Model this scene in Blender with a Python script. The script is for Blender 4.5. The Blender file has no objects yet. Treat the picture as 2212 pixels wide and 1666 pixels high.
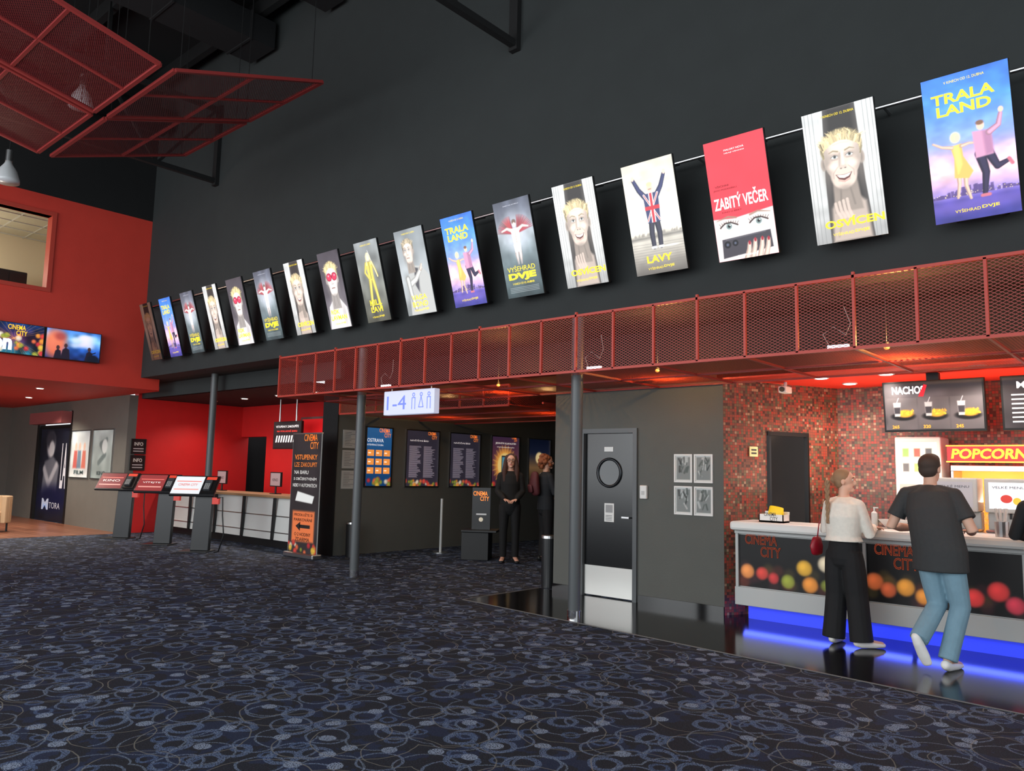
import bpy, math, random
import numpy as np
from mathutils import Vector, Matrix
random.seed(7)
S=bpy.context.scene
COL=S.collection
S.view_settings.view_transform='Standard'
# ------------------------------------------------------------ materials
def lin(c):
    return tuple(((v/255)/12.92 if v/255<=0.04045 else ((v/255+0.055)/1.055)**2.4) for v in c)
MATS={}
def mat(name,c,rough=.6,metal=0,emit=0,ecol=None,spec=.5):
    if name in MATS: return MATS[name]
    m=bpy.data.materials.new(name); m.use_nodes=True
    p=m.node_tree.nodes['Principled BSDF']; l=lin(c)
    p.inputs['Base Color'].default_value=(*l,1); p.inputs['Roughness'].default_value=rough
    p.inputs['Metallic'].default_value=metal; p.inputs['Specular IOR Level'].default_value=spec
    if emit:
        p.inputs['Emission Color'].default_value=(*(lin(ecol) if ecol else l),1); p.inputs['Emission Strength'].default_value=emit
    MATS[name]=m; return m
def P(c,e=0.0):
    return mat('print_%d_%d_%d_%d'%(c[0],c[1],c[2],int(e*100)),c,.5,0,e)
def nmath(nt,op,a,b=None,c=None):
    n=nt.nodes.new('ShaderNodeMath'); n.operation=op
    for i,x in enumerate((a,b,c)):
        if x is None: continue
        if isinstance(x,(int,float)): n.inputs[i].default_value=x
        else: nt.links.new(x,n.inputs[i])
    return n.outputs[0]
def nmix(nt,f,a,b):
    n=nt.nodes.new('ShaderNodeMix'); n.data_type='RGBA'
    for s,x in ((n.inputs[0],f),(n.inputs[6],a),(n.inputs[7],b)):
        if isinstance(x,(int,float)): s.default_value=x
        elif isinstance(x,tuple): s.default_value=(*x,1)
        else: nt.links.new(x,s)
    return n.outputs[2]
def nnoise(nt,vec,scale,detail=2):
    n=nt.nodes.new('ShaderNodeTexNoise'); n.inputs['Scale'].default_value=scale; n.inputs['Detail'].default_value=detail
    if vec: nt.links.new(vec,n.inputs['Vector'])
    return n.outputs['Fac']
def painted(name,c,rough=.7,var=.25,scale=3):
    if name in MATS: return MATS[name]
    m=mat(name,c,rough); nt=m.node_tree; p=nt.nodes['Principled BSDF']
    tc=nt.nodes.new('ShaderNodeTexCoord'); f=nnoise(nt,tc.outputs['Object'],scale,6); l=lin(c)
    col=nmix(nt,f,tuple(v*(1-var) for v in l),tuple(v*(1+var) for v in l)); nt.links.new(col,p.inputs['Base Color'])
    b=nt.nodes.new('ShaderNodeBump'); b.inputs['Strength'].default_value=.15; b.inputs['Distance'].default_value=.01
    nt.links.new(nnoise(nt,tc.outputs['Object'],60,3),b.inputs['Height']); nt.links.new(b.outputs[0],p.inputs['Normal'])
    return m
def wire_mesh(name,c,W=.085,H=.04,t=.12,rough=.45,glow=0):
    m=mat(name,c,rough); nt=m.node_tree; p=nt.nodes['Principled BSDF']; out=nt.nodes['Material Output']
    uv=nt.nodes.new('ShaderNodeUVMap'); sep=nt.nodes.new('ShaderNodeSeparateXYZ'); nt.links.new(uv.outputs[0],sep.inputs[0])
    a=nmath(nt,'DIVIDE',sep.outputs[0],W); b=nmath(nt,'DIVIDE',sep.outputs[1],H)
    msk=[]
    for op in ('ADD','SUBTRACT'):
        q=nmath(nt,'FRACT',nmath(nt,'ADD',nmath(nt,op,a,b),1000.0)); d=nmath(nt,'ABSOLUTE',nmath(nt,'SUBTRACT',q,.5))
        msk.append(nmath(nt,'GREATER_THAN',d,.5-t))
    k=nmath(nt,'MAXIMUM',*msk)
    tr=nt.nodes.new('ShaderNodeBsdfTransparent'); mx=nt.nodes.new('ShaderNodeMixShader')
    src=p.outputs[0]
    if glow:
        tl=nt.nodes.new('ShaderNodeBsdfTranslucent'); tl.inputs[0].default_value=(*lin(c),1); m2=nt.nodes.new('ShaderNodeMixShader'); m2.inputs[0].default_value=glow
        nt.links.new(p.outputs[0],m2.inputs[1]); nt.links.new(tl.outputs[0],m2.inputs[2]); src=m2.outputs[0]
    nt.links.new(k,mx.inputs[0]); nt.links.new(tr.outputs[0],mx.inputs[1]); nt.links.new(src,mx.inputs[2]); nt.links.new(mx.outputs[0],out.inputs[0])
    return m
def carpet():
    m=mat('carpet_pile',(20,22,30),.8,spec=.25); nt=m.node_tree; p=nt.nodes['Principled BSDF']
    tc=nt.nodes.new('ShaderNodeTexCoord'); v0=tc.outputs['Object']
    wn=nt.nodes.new('ShaderNodeTexNoise'); wn.inputs['Scale'].default_value=5; nt.links.new(v0,wn.inputs['Vector'])
    sc=nt.nodes.new('ShaderNodeVectorMath'); sc.operation='SCALE'; sc.inputs['Scale'].default_value=.05; nt.links.new(wn.outputs['Color'],sc.inputs[0])
    ad=nt.nodes.new('ShaderNodeVectorMath'); nt.links.new(v0,ad.inputs[0]); nt.links.new(sc.outputs[0],ad.inputs[1]); v=ad.outputs[0]
    speck=nnoise(nt,v0,120,2); blot=nnoise(nt,v0,1.1,3); mid=nnoise(nt,v0,4.5,3)
    def vor(scale,off):
        mp=nt.nodes.new('ShaderNodeMapping'); mp.inputs['Location'].default_value=(off,off*.7,0); nt.links.new(v,mp.inputs[0])
        n=nt.nodes.new('ShaderNodeTexVoronoi'); n.voronoi_dimensions='2D'; n.inputs['Scale'].default_value=scale; n.inputs['Randomness'].default_value=.85
        nt.links.new(mp.outputs[0],n.inputs['Vector']); return n
    def ring(d,r,w):
        return nmath(nt,'LESS_THAN',nmath(nt,'ABSOLUTE',nmath(nt,'SUBTRACT',d,r)),w)
    def sel(n,th):
        s_=nt.nodes.new('ShaderNodeSeparateColor'); nt.links.new(n.outputs['Color'],s_.inputs[0]); return nmath(nt,'GREATER_THAN',s_.outputs[0],th)
    sp=nmath(nt,'GREATER_THAN',speck,.46); sp2=nmath(nt,'GREATER_THAN',speck,.58)
    v1=vor(3.0,.0); v2=vor(2.1,5.3); v3=vor(1.7,9.1); v4=vor(5.0,3.3); v5=vor(1.2,14.); v6=vor(4.2,21.); v7=vor(2.6,31.)
    r1=nmath(nt,'MULTIPLY',nmath(nt,'MULTIPLY',ring(v1.outputs['Distance'],.26,.06),sp),sel(v1,.25))
    r7=nmath(nt,'MULTIPLY',nmath(nt,'MULTIPLY',ring(v7.outputs['Distance'],.33,.022),sp),sel(v7,.2))
    r6=nmath(nt,'MULTIPLY',nmath(nt,'MULTIPLY',ring(v6.outputs['Distance'],.2,.05),sp),sel(v6,.5))
    r2=nmath(nt,'MULTIPLY',ring(v2.outputs['Distance'],.38,.013),sp)
    r3=ring(v3.outputs['Distance'],.40,.006); r5=ring(v5.outputs['Distance'],.38,.0045)
    dots=nmath(nt,'MULTIPLY',nmath(nt,'MULTIPLY',nmath(nt,'LESS_THAN',v4.outputs['Distance'],.25),sel(v4,.72)),sp)
    c=nmix(nt,blot,lin((24,26,30)),lin((34,40,52)))
    patch=nmath(nt,'GREATER_THAN',mid,.54)
    c=nmix(nt,nmath(nt,'MULTIPLY',patch,.6),c,lin((32,46,76)))
    c=nmix(nt,nmath(nt,'MULTIPLY',sp2,.3),c,lin((74,84,100)))
    for r_,k,cl in ((r1,.8,(98,116,148)),(r7,.75,(112,128,154)),(r6,.75,(84,104,140)),(dots,.9,(142,156,178)),(r2,.7,(120,134,154)),(nmath(nt,'MAXIMUM',r3,r5),.55,(138,134,124))):
        c=nmix(nt,nmath(nt,'MULTIPLY',r_,k),c,lin(cl))
    nt.links.new(c,p.inputs['Base Color'])
    b=nt.nodes.new('ShaderNodeBump'); b.inputs['Strength'].default_value=.3; b.inputs['Distance'].default_value=.005
    nt.links.new(speck,b.inputs['Height']); nt.links.new(b.outputs[0],p.inputs['Normal'])
    return m
def mosaic():
    m=mat('mosaic_tile',(150,50,40),.4); nt=m.node_tree; p=nt.nodes['Principled BSDF']
    uv=nt.nodes.new('ShaderNodeUVMap'); sc=nt.nodes.new('ShaderNodeVectorMath'); sc.operation='DIVIDE'; sc.inputs[1].default_value=(.033,.033,1); nt.links.new(uv.outputs[0],sc.inputs[0])
    fl=nt.nodes.new('ShaderNodeVectorMath'); fl.operation='FLOOR'; nt.links.new(sc.outputs[0],fl.inputs[0])
    wn=nt.nodes.new('ShaderNodeTexWhiteNoise'); wn.noise_dimensions='2D'; nt.links.new(fl.outputs[0],wn.inputs['Vector'])
    r=nt.nodes.new('ShaderNodeValToRGB'); r.color_ramp.interpolation='CONSTANT'
    nt.links.new(wn.outputs[0],r.inputs[0])
    st=[(0,(84,54,46)),(.14,(142,74,58)),(.3,(122,76,60)),(.46,(156,76,58)),(.64,(116,98,72)),(.76,(84,84,64)),(.85,(168,64,50)),(.95,(170,136,110))]
    el=r.color_ramp.elements
    while len(el)<len(st): el.new(.5)
    for i,(a,c) in enumerate(st): el[i].position=a; el[i].color=(*lin(c),1)
    fr=nt.nodes.new('ShaderNodeVectorMath'); fr.operation='FRACTION'; nt.links.new(sc.outputs[0],fr.inputs[0])
    sp=nt.nodes.new('ShaderNodeSeparateXYZ'); nt.links.new(fr.outputs[0],sp.inputs[0])
    g=nmath(nt,'MAXIMUM',nmath(nt,'LESS_THAN',sp.outputs[0],.12),nmath(nt,'LESS_THAN',sp.outputs[1],.12))
    c=nmix(nt,g,r.outputs[0],lin((92,66,58))); nt.links.new(c,p.inputs['Base Color'])
    return m
def wood():
    m=mat('wood_floor',(120,78,56),.3); nt=m.node_tree; p=nt.nodes['Principled BSDF']
    tc=nt.nodes.new('ShaderNodeTexCoord'); w=nt.nodes.new('ShaderNodeTexBrick'); nt.links.new(tc.outputs['Object'],w.inputs['Vector'])
    w.inputs['Scale'].default_value=1; w.inputs['Brick Width'].default_value=1.2; w.inputs['Row Height'].default_value=.18; w.inputs['Mortar Size'].default_value=.006
    w.inputs['Color1'].default_value=(*lin((160,106,80)),1); w.inputs['Color2'].default_value=(*lin((136,86,64)),1); w.inputs['Mortar'].default_value=(*lin((60,38,30)),1)
    nt.links.new(w.outputs['Color'],p.inputs['Base Color']); return m
def tiles():
    m=mat('black_tile',(10,10,12),.13); nt=m.node_tree; p=nt.nodes['Principled BSDF']
    tc=nt.nodes.new('ShaderNodeTexCoord'); w=nt.nodes.new('ShaderNodeTexBrick'); w.offset=0; nt.links.new(tc.outputs['Object'],w.inputs['Vector'])
    w.inputs['Scale'].default_value=1; w.inputs['Brick Width'].default_value=.6; w.inputs['Row Height'].default_value=.6; w.inputs['Mortar Size'].default_value=.004
    w.inputs['Color1'].default_value=(*lin((22,21,23)),1); w.inputs['Color2'].default_value=(*lin((18,17,19)),1); w.inputs['Mortar'].default_value=(*lin((44,42,42)),1)
    nt.links.new(w.outputs['Color'],p.inputs['Base Color']); return m
CARPET=carpet(); MOS=mosaic(); WOOD=wood(); TILE=tiles()
M_dark=painted('charcoal_wall_paint',(43,47,47),.85,.15)
M_black=painted('black_paint',(13,14,15),.8,.2)
M_grey=painted('grey_wall_paint',(88,89,84),.7,.1)
M_lobby=painted('lobby_wall_paint',(112,110,103),.7,.1)
M_red=painted('red_wall_paint',(206,58,44),.6,.08)
M_red2=painted('scarlet_wall_paint',(210,30,30),.55,.08)
M_frame=mat('red_powder_coat',(184,60,46),.5)
M_dframe=mat('dark_red_powder_coat',(140,40,38),.55)
M_wire=wire_mesh('red_expanded_mesh',(152,42,32),.052,.028,.095)
M_wire2=wire_mesh('red_fine_mesh',(176,60,38),.05,.026,.15,glow=.5)
M_wire3=wire_mesh('dark_red_mesh',(96,26,30),.05,.026,.19)
M_col=mat('column_grey_paint',(78,82,84),.4)
M_steel=mat('brushed_steel',(190,190,190),.3,1)
M_bsteel=mat('black_steel',(14,14,15),.5)
M_white=mat('white_laminate',(222,222,218),.4)
M_lgrey=mat('light_grey_laminate',(182,184,182),.4)
M_kiosk=mat('kiosk_black',(28,29,31),.4)
M_chrome=mat('chrome',(220,220,222),.12,1)
# ------------------------------------------------------------ mesh builder
TXT={}
def glyphs(s,outline,bold):
    k=(s,outline,bold)
    if k in TXT: return TXT[k]
    cu=bpy.data.curves.new('t','FONT'); cu.body=s; cu.resolution_u=3
    if bold: cu.offset=bold
    if outline: cu.fill_mode='NONE'; cu.bevel_depth=.018; cu.bevel_resolution=0
    o=bpy.data.objects.new('t',cu); COL.objects.link(o)
    dg=bpy.context.evaluated_depsgraph_get(); me=bpy.data.meshes.new_from_object(o.evaluated_get(dg))
    v=[tuple(x.co) for x in me.vertices]; f=[tuple(p.vertices) for p in me.polygons]
    bpy.data.objects.remove(o); bpy.data.curves.remove(cu); bpy.data.meshes.remove(me)
    xs=[a[0] for a in v] or [0,1]; ys=[a[1] for a in v] or [0,1]
    x0,x1,y0,y1=min(xs),max(xs),min(ys),max(ys)
    v=[((a[0]-x0)/(x1-x0),(a[1]-y0)/(y1-y0),a[2]) for a in v]
    TXT[k]=(v,f); return TXT[k]
class B:
    def __init__(s): s.v=[];s.f=[];s.m=[];s.sl=[];s.uv=[]
    def mi(s,m):
        if m not in s.sl: s.sl.append(m)
        return s.sl.index(m)
    def add(s,vs,fs,m,uv=None):
        o=len(s.v); s.v+= [tuple(x) for x in vs]; k=s.mi(m)
        for i,f in enumerate(fs):
            s.f.append(tuple(o+j for j in f)); s.m.append(k); s.uv.append(uv[i] if uv else None)
        return s
    def box(s,x0,x1,y0,y1,z0,z1,m):
        v=[(x,y,z) for z in (z0,z1) for y in (y0,y1) for x in (x0,x1)]
        return s.add(v,[(0,2,3,1),(4,5,7,6),(0,1,5,4),(2,6,7,3),(0,4,6,2),(1,3,7,5)],m)
    def quad(s,a,b,c,d,m,norm=False):
        a,b,c,d=map(Vector,(a,b,c,d)); L=(b-a).length; H=(d-a).length
        if norm: L=H=1
        return s.add([a,b,c,d],[(0,1,2,3)],m,[[(0,0),(L,0),(L,H),(0,H)]])
    def bar(s,p,q,w,m,h=None):
        p=Vector(p);q=Vector(q);t=(q-p).normalized(); r=Vector((0,0,1)) if abs(t.z)<.9 else Vector((0,1,0))
        u=t.cross(r).normalized(); n=u.cross(t); h=h or w; u=u*w/2;n=n*h/2
        v=[p-u-n,p+u-n,p+u+n,p-u+n,q-u-n,q+u-n,q+u+n,q-u+n]
        return s.add(v,[(0,1,2,3),(7,6,5,4),(0,4,5,1),(1,5,6,2),(2,6,7,3),(3,7,4,0)],m)
    def loft(s,pts,rad,m,side=(1,0,0),n=14,cap=True):
        pts=[Vector(p) for p in pts]; rad=[(r,r) if isinstance(r,(int,float)) else r for r in rad]
        if cap:
            a=(pts[0]-pts[1]).normalized(); b=(pts[-1]-pts[-2]).normalized(); r0=rad[0];r1=rad[-1]
            k0=min(r0);k1=min(r1)
            pts=[pts[0]+a*k0*.8,pts[0]+a*k0*.5]+pts+[pts[-1]+b*k1*.5,pts[-1]+b*k1*.8]
            rad=[(r0[0]*.45,r0[1]*.45),(r0[0]*.82,r0[1]*.82)]+rad+[(r1[0]*.82,r1[1]*.82),(r1[0]*.45,r1[1]*.45)]
        S_=Vector(side); V=[];N=len(pts)
        for i,p in enumerate(pts):
            t=((pts[min(i+1,N-1)]-pts[max(i-1,0)])).normalized()
            u=S_-t*S_.dot(t)
            if u.length<1e-3: u=Vector((0,1,0))-t*t.y
            u.normalize(); w=t.cross(u)
            for k in range(n):
                an=2*math.pi*k/n; V.append(p+u*(math.cos(an)*rad[i][0])+w*(math.sin(an)*rad[i][1]))
        F=[]
        for i in range(N-1):
            for k in range(n):
                a=i*n+k;b=i*n+(k+1)%n; F.append((a,b,b+n,a+n))
        F.append(tuple(reversed(range(n)))); F.append(tuple((N-1)*n+k for k in range(n)))
        return s.add(V,F,m)
    def cyl(s,p,q,r,m,r2=None,n=20): return s.loft([p,q],[r,r2 if r2 is not None else r],m,(1,0.01,0.02),n,False)
    def tube(s,pts,r,m,n=8): return s.loft(pts,[r]*len(pts),m,(1,.02,.03),n,False)
    def ell(s,c,r,m,nu=16,nv=10,R=None):
        V=[];F=[]
        for j in range(1,nv):
            ph=math.pi*j/nv
            for i in range(nu):
                th=2*math.pi*i/nu; p=Vector((math.sin(ph)*math.cos(th)*r[0],math.sin(ph)*math.sin(th)*r[1],math.cos(ph)*r[2]))
                if R: p=R@p
                V.append(Vector(c)+p)
        t=Vector((0,0,r[2])); b=-t
        if R: t=R@t;b=R@b
        V.append(Vector(c)+t);V.append(Vector(c)+b); T=len(V)-2
        for j in range(nv-2):
            for i in range(nu):
                a=j*nu+i;c2=j*nu+(i+1)%nu; F.append((a,a+nu,c2+nu,c2))
        for i in range(nu):
            F.append((T,i,(i+1)%nu)); k=(nv-2)*nu; F.append((T+1,k+(i+1)%nu,k+i))
        return s.add(V,F,m)
    def rect(s,x0,x1,z0,z1,y,m): return s.quad((x0,y,z0),(x1,y,z0),(x1,y,z1),(x0,y,z1),m,True)
    def disc(s,cx,cz,rx,y,m,rz=None,n=24,rot=0):
        rz=rz or rx; c,q=math.cos(rot),math.sin(rot); V=[]
        for i in range(n):
            a=2*math.pi*i/n; X=math.cos(a)*rx;Z=math.sin(a)*rz; V.append((cx+X*c-Z*q,y,cz+X*q+Z*c))
        return s.add(V,[tuple(range(n))],m)
    def ring(s,cx,cz,r,w,y,m,n=32):
        V=[(cx+math.cos(2*math.pi*i/n)*q,y,cz+math.sin(2*math.pi*i/n)*q) for i in range(n) for q in (r,r-w)]
        return s.add(V,[(2*i,2*((i+1)%n),2*((i+1)%n)+1,2*i+1) for i in range(n)],m)
    def poly(s,pts,y,m): return s.add([(p[0],y,p[1]) for p in pts],[tuple(range(len(pts)))],m)
    def limb(s,pts,w,y,m):
        for (a,b) in zip(pts,pts[1:]):
            d=Vector((b[0]-a[0],b[1]-a[1])); 
            if d.length<1e-6: continue
            d.normalize(); n=Vector((-d.y,d.x))*w/2
            s.poly([(a[0]-n.x,a[1]-n.y),(b[0]-n.x,b[1]-n.y),(b[0]+n.x,b[1]+n.y),(a[0]+n.x,a[1]+n.y)],y,m); s.disc(b[0],b[1],w/2,y,m,n=10)
        return s
    def text(s,t,xc,z0,w,h,y,m,bold=0,outline=False,shear=0):
        v,f=glyphs(t,outline,bold)
        return s.add([(xc+(a-.5)*w+shear*b*h,y-(0 if not outline else .001),z0+b*h) for a,b,c in v],f,m)
    def make(s,name,parent=None,loc=(0,0,0),rot=(0,0,0),smooth=False,bevel=0,label=None,cat=None,kind=None,group=None,remesh=0,sm=0):
        me=bpy.data.meshes.new(name); me.from_pydata(s.v,[],s.f)
        for m in s.sl: me.materials.append(m)
        me.polygons.foreach_set('material_index',s.m)
        if any(s.uv):
            ul=me.uv_layers.new(name='UVMap')
            for p in me.polygons:
                u=s.uv[p.index]
                if u:
                    for k,li in enumerate(p.loop_indices): ul.data[li].uv=u[k]
        if smooth: me.polygons.foreach_set('use_smooth',[True]*len(me.polygons))
        me.update()
        o=bpy.data.objects.new(name,me); COL.objects.link(o)
        o.location=loc;o.rotation_euler=rot
        if parent: o.parent=parent
        if bevel:
            b=o.modifiers.new('bevel','BEVEL'); b.width=bevel;b.segments=2;b.limit_method='ANGLE'
        if remesh:
            r=o.modifiers.new('remesh','REMESH'); r.mode='VOXEL'; r.voxel_size=remesh; r.use_smooth_shade=True
            if sm: q=o.modifiers.new('smooth','SMOOTH'); q.iterations=sm; q.factor=.5
        if label: o['label']=label
        if cat: o['category']=cat
        if kind: o['kind']=kind
        if group: o['group']=group
        return o
# ------------------------------------------------------------ painted prints: fine grid mesh with a colour attribute
def printmat(e):
    n='printed_ink_%d'%int(e*100)
    if n in MATS: return MATS[n]
    m=mat(n,(128,128,128),.45,spec=.3); nt=m.node_tree; p=nt.nodes['Principled BSDF']; a=nt.nodes.new('ShaderNodeVertexColor'); a.layer_name='Ink'
    nt.links.new(a.outputs[0],p.inputs['Base Color'])
    if e: nt.links.new(a.outputs[0],p.inputs['Emission Color']); p.inputs['Emission Strength'].default_value=e
    return m
def sst(x): x=np.clip(x,0,1); return x*x*(3-2*x)
class Cv:
    def __init__(s,x0,x1,z0,z1,res,bg=(0,0,0),seed=1):
        s.nx=max(8,int((x1-x0)/res));s.nz=max(8,int((z1-z0)/res)); s.x=np.linspace(x0,x1,s.nx);s.z=np.linspace(z0,z1,s.nz)
        s.X,s.Z=np.meshgrid(s.x,s.z); s.C=np.zeros((s.nz,s.nx,3))+np.array(bg,float); s.r=np.random.RandomState(seed); s.q=res
    def put(s,a,c): a=a[...,None]; s.C=s.C*(1-a)+np.array(c,float)*a; return s
    def grad(s,st):
        t=(s.Z-s.z[0])/(s.z[-1]-s.z[0]); p=[k for k,_ in st]
        for i in range(3): s.C[...,i]=np.interp(t,p,[c[i] for _,c in st])
        return s
    def noise(s,cx,cz,amp):
        g=s.r.rand(cz+1,cx+1); u=np.linspace(0,cx-1e-4,s.nx);v=np.linspace(0,cz-1e-4,s.nz); ui=u.astype(int);vi=v.astype(int);fu=sst(u-ui)[None,:];fv=sst(v-vi)[:,None]
        n=(g[vi][:,ui]*(1-fu)+g[vi][:,ui+1]*fu)*(1-fv)+(g[vi+1][:,ui]*(1-fu)+g[vi+1][:,ui+1]*fu)*fv
        s.C=s.C*(1+(n[...,None]-.5)*2*amp); return s
    def ell(s,cx,cz,rx,rz,c,soft=.006,a=1,rot=0):
        X=s.X-cx;Z=s.Z-cz; co,si=math.cos(rot),math.sin(rot); u=(X*co+Z*si)/rx;v=(-X*si+Z*co)/rz
        d=np.sqrt(u*u+v*v); k=max(soft,s.q*.6)/min(rx,rz); return s.put(sst((1+k-d)/(2*k))*a,c)
    def limb(s,pts,w,c,soft=.005,a=1):
        if isinstance(w,(int,float)): w=[w]*len(pts)
        A=np.zeros_like(s.X); k=max(soft,s.q*.6)
        for (p,q,w0,w1) in zip(pts,pts[1:],w,w[1:]):
            dx,dz=q[0]-p[0],q[1]-p[1]; L=dx*dx+dz*dz+1e-12; t=np.clip(((s.X-p[0])*dx+(s.Z-p[1])*dz)/L,0,1)
            d=np.hypot(s.X-p[0]-t*dx,s.Z-p[1]-t*dz); r=(w0+(w1-w0)*t)/2; A=np.maximum(A,sst((r+k-d)/(2*k)))
        return s.put(A*a,c)
    def poly(s,pts,c,soft=.005,a=1):
        D=np.full(s.X.shape,1e9); ins=np.zeros(s.X.shape,bool); n=len(pts)
        for i in range(n):
            p=pts[i];q=pts[(i+1)%n]; dx,dz=q[0]-p[0],q[1]-p[1]; L=dx*dx+dz*dz+1e-12; t=np.clip(((s.X-p[0])*dx+(s.Z-p[1])*dz)/L,0,1)
            D=np.minimum(D,np.hypot(s.X-p[0]-t*dx,s.Z-p[1]-t*dz))
            if abs(dz)>1e-9:
                cr=((p[1]>s.Z)!=(q[1]>s.Z))&(s.X<dx*(s.Z-p[1])/dz+p[0]); ins^=cr
        D=np.where(ins,-D,D); k=max(soft,s.q*.6); return s.put(sst((k-D)/(2*k))*a,c)
    def make(s,name,parent,y,e,**kw):
        me=bpy.data.meshes.new(name); nx,nz=s.nx,s.nz
        V=np.stack([s.X.ravel(),np.full(nx*nz,y),s.Z.ravel()],1)
        i=np.arange((nz-1)*(nx-1)); r=i//(nx-1);c=i%(nx-1);a=r*nx+c; F=np.stack([a,a+1,a+nx+1,a+nx],1)
        me.vertices.add(nx*nz); me.vertices.foreach_set('co',V.ravel()); me.loops.add(F.size); me.loops.foreach_set('vertex_index',F.ravel().astype(np.int32)); me.polygons.add(len(F)); me.polygons.foreach_set('loop_start',(np.arange(len(F))*4).astype(np.int32)); 
        me.update(calc_edges=True); me.validate()
        at=me.color_attributes.new('Ink','FLOAT_COLOR','POINT'); k=np.clip(s.C,0,255)/255; k=np.where(k<=.04045,k/12.92,((k+.055)/1.055)**2.4)
        at.data.foreach_set('color',np.concatenate([k,np.ones(k.shape[:2]+(1,))],2).ravel().astype(np.float32))
        me.materials.append(printmat(e)); o=bpy.data.objects.new(name,me); COL.objects.link(o); o.parent=parent
        if 'loc' in kw: o.location=kw['loc']
        if 'label' in kw: o['label']=kw['label']
        return o
def top(name,label,cat,loc=(0,0,0),rz=0,rx=0,group=None):
    e=bpy.data.objects.new(name,None); e.empty_display_size=.1; COL.objects.link(e); e.location=loc; e.rotation_euler=(rx,0,rz)
    e['label']=label;e['category']=cat
    if group: e['group']=group
    return e
def struct(name,boxes,m,label):
    b=B()
    for x in boxes: b.box(*x,m)
    return b.make(name,label=label,kind='structure')
def copyto(o,parent,loc=None):
    c=o.copy(); COL.objects.link(c); c.parent=parent
    if loc is not None: c.location=loc
    return c
# ------------------------------------------------------------ room shell
WX=-17.0
b=B().quad((-27,-7,0),(5,-7,0),(5,16,0),(-27,16,0),CARPET); b.make('floor',kind='structure',label='dark navy carpet with grey swirling circle pattern')
b=B().add([(-7,7.1,.004),(4.5,6.15,.004),(4.5,10.3,.004),(-4.22,10.3,.004),(-4.22,8.6,.004),(-7,8.6,.004)],[(0,1,2,3,4,5)],TILE); b.make('floor.001',kind='structure',label='glossy black floor tiles along the snack bar')
b=B().quad((-27,-7,.004),(-18.6,-7,.004),(-18.6,7.7,.004),(-27,7.7,.004),WOOD); b.make('floor.002',kind='structure',label='reddish brown wooden floor')
M_strip=mat('dull_edge_strip',(104,102,100),.6)
B().bar((-7,7.1,.005),(4.5,6.15,.005),.016,M_strip,.006).bar((-7,7.1,.005),(-7,8.6,.005),.016,M_strip,.006).make('trim_1',kind='structure',label='thin edge strip between carpet and tile')
struct('wall_north',[(WX,4.5,7.2,7.6,3.44,10)],M_dark,'tall charcoal wall carrying the film posters')
struct('ceiling',[(-17.4,5,-7,7.6,10,10.1)],M_black,'black roof over the hall')
struct('ceiling.001',[(-18.7,4.5,7.6,8.6,3.44,3.5)],M_black,'black soffit behind the poster wall')
b=B()
for bx in [(-17.2,WX,-7,3.4,3.2,6.9),(-17.2,WX,5.26,7.6,3.2,6.9),(-17.2,WX,3.4,5.26,3.2,5.03),(-17.2,WX,3.4,5.26,6.5,6.9)]: b.box(*bx,M_red)
b.make('wall_west',kind='structure',label='red painted upper wall with an office window')
struct('wall_west_upper',[(-17.2,WX,-7,7.6,6.9,10)],M_black,'black upper part of the end wall')
struct('ceiling.002',[(-27,-17.2,-7,7.7,3.2,3.3)],M_red,'red soffit over the side lobby')
M_cream=mat('cream_office',(206,196,172),.8); M_tilec=mat('office_ceiling',(176,172,156),.8)
b=B(); b.box(-20.2,-20.1,2.5,6.2,4.6,7,M_cream); b.box(-20.2,-17.2,6.2,6.3,4.6,7,M_cream); b.box(-20.2,-17.2,2.4,2.5,4.6,7,M_cream); b.box(-20.2,-17.2,2.4,6.3,6.72,6.8,M_tilec); b.box(-20.2,-17.2,2.4,6.3,4.5,4.6,M_cream)
for i in range(6): b.box(-20.1,-17.25,2.6+i*.6,2.62+i*.6,6.7,6.72,M_lgrey); 
for i in range(5): b.box(-20+i*.6,-19.98+i*.6,2.5,6.2,6.7,6.72,M_lgrey)
b.make('wall_office',kind='structure',label='cream walls and tiled ceiling of the office')
b=B(); 
for y0,y1,z0,z1 in [(3.3,3.42,4.95,6.58),(5.22,5.3,4.95,6.58),(3.42,5.22,4.95,5.03),(3.42,5.22,6.5,6.58)]: b.box(-17.22,-16.97,y0,y1,z0,z1,M_frame)
b.make('window_1',kind='structure',label='red framed interior office window')
e=top('office_cabinet','dark cabinet standing in the upstairs office','cabinet',(-19.1,5.05,4.6)); B().box(-.3,.3,-.35,.35,0,1.05,mat('office_black',(30,30,34),.6)).make('cabinet_body',e,bevel=.02); B().box(.3,.315,-.33,-.01,.05,1.0,M_kiosk).box(.3,.315,.01,.33,.05,1.0,M_kiosk).make('cabinet_front',e)
struct('wall_north_lobby',[(-22.1,-18.7,7.7,7.9,0,3.2),(-27,-24.7,7.7,7.9,0,3.2),(-24.7,-22.1,7.7,7.9,2.95,3.2)],M_lobby,'grey lobby wall beside the ticket area')
struct('wall_lobby_end',[(-27.2,-27,-7,7.9,0,3.3)],M_lobby,'grey end wall of side lobby')
struct('wall_ticket_west',[(-18.9,-18.7,7.9,10.8,0,3.44)],M_red2,'scarlet side wall of ticket area')
struct('wall_ticket_north',[(-17.5,-12.44,10.6,10.8,0,3.44),(-18.7,-17.5,10.6,10.8,2.35,3.44)],M_red2,'scarlet rear wall of ticket area')
struct('wall_ticket_back',[(-19,-17,11.8,11.9,0,2.6),(-19,-18.9,10.8,11.8,0,2.6),(-17.2,-17.1,10.8,11.8,0,2.6)],M_black,'dark space behind the ticket office doorway')
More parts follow.
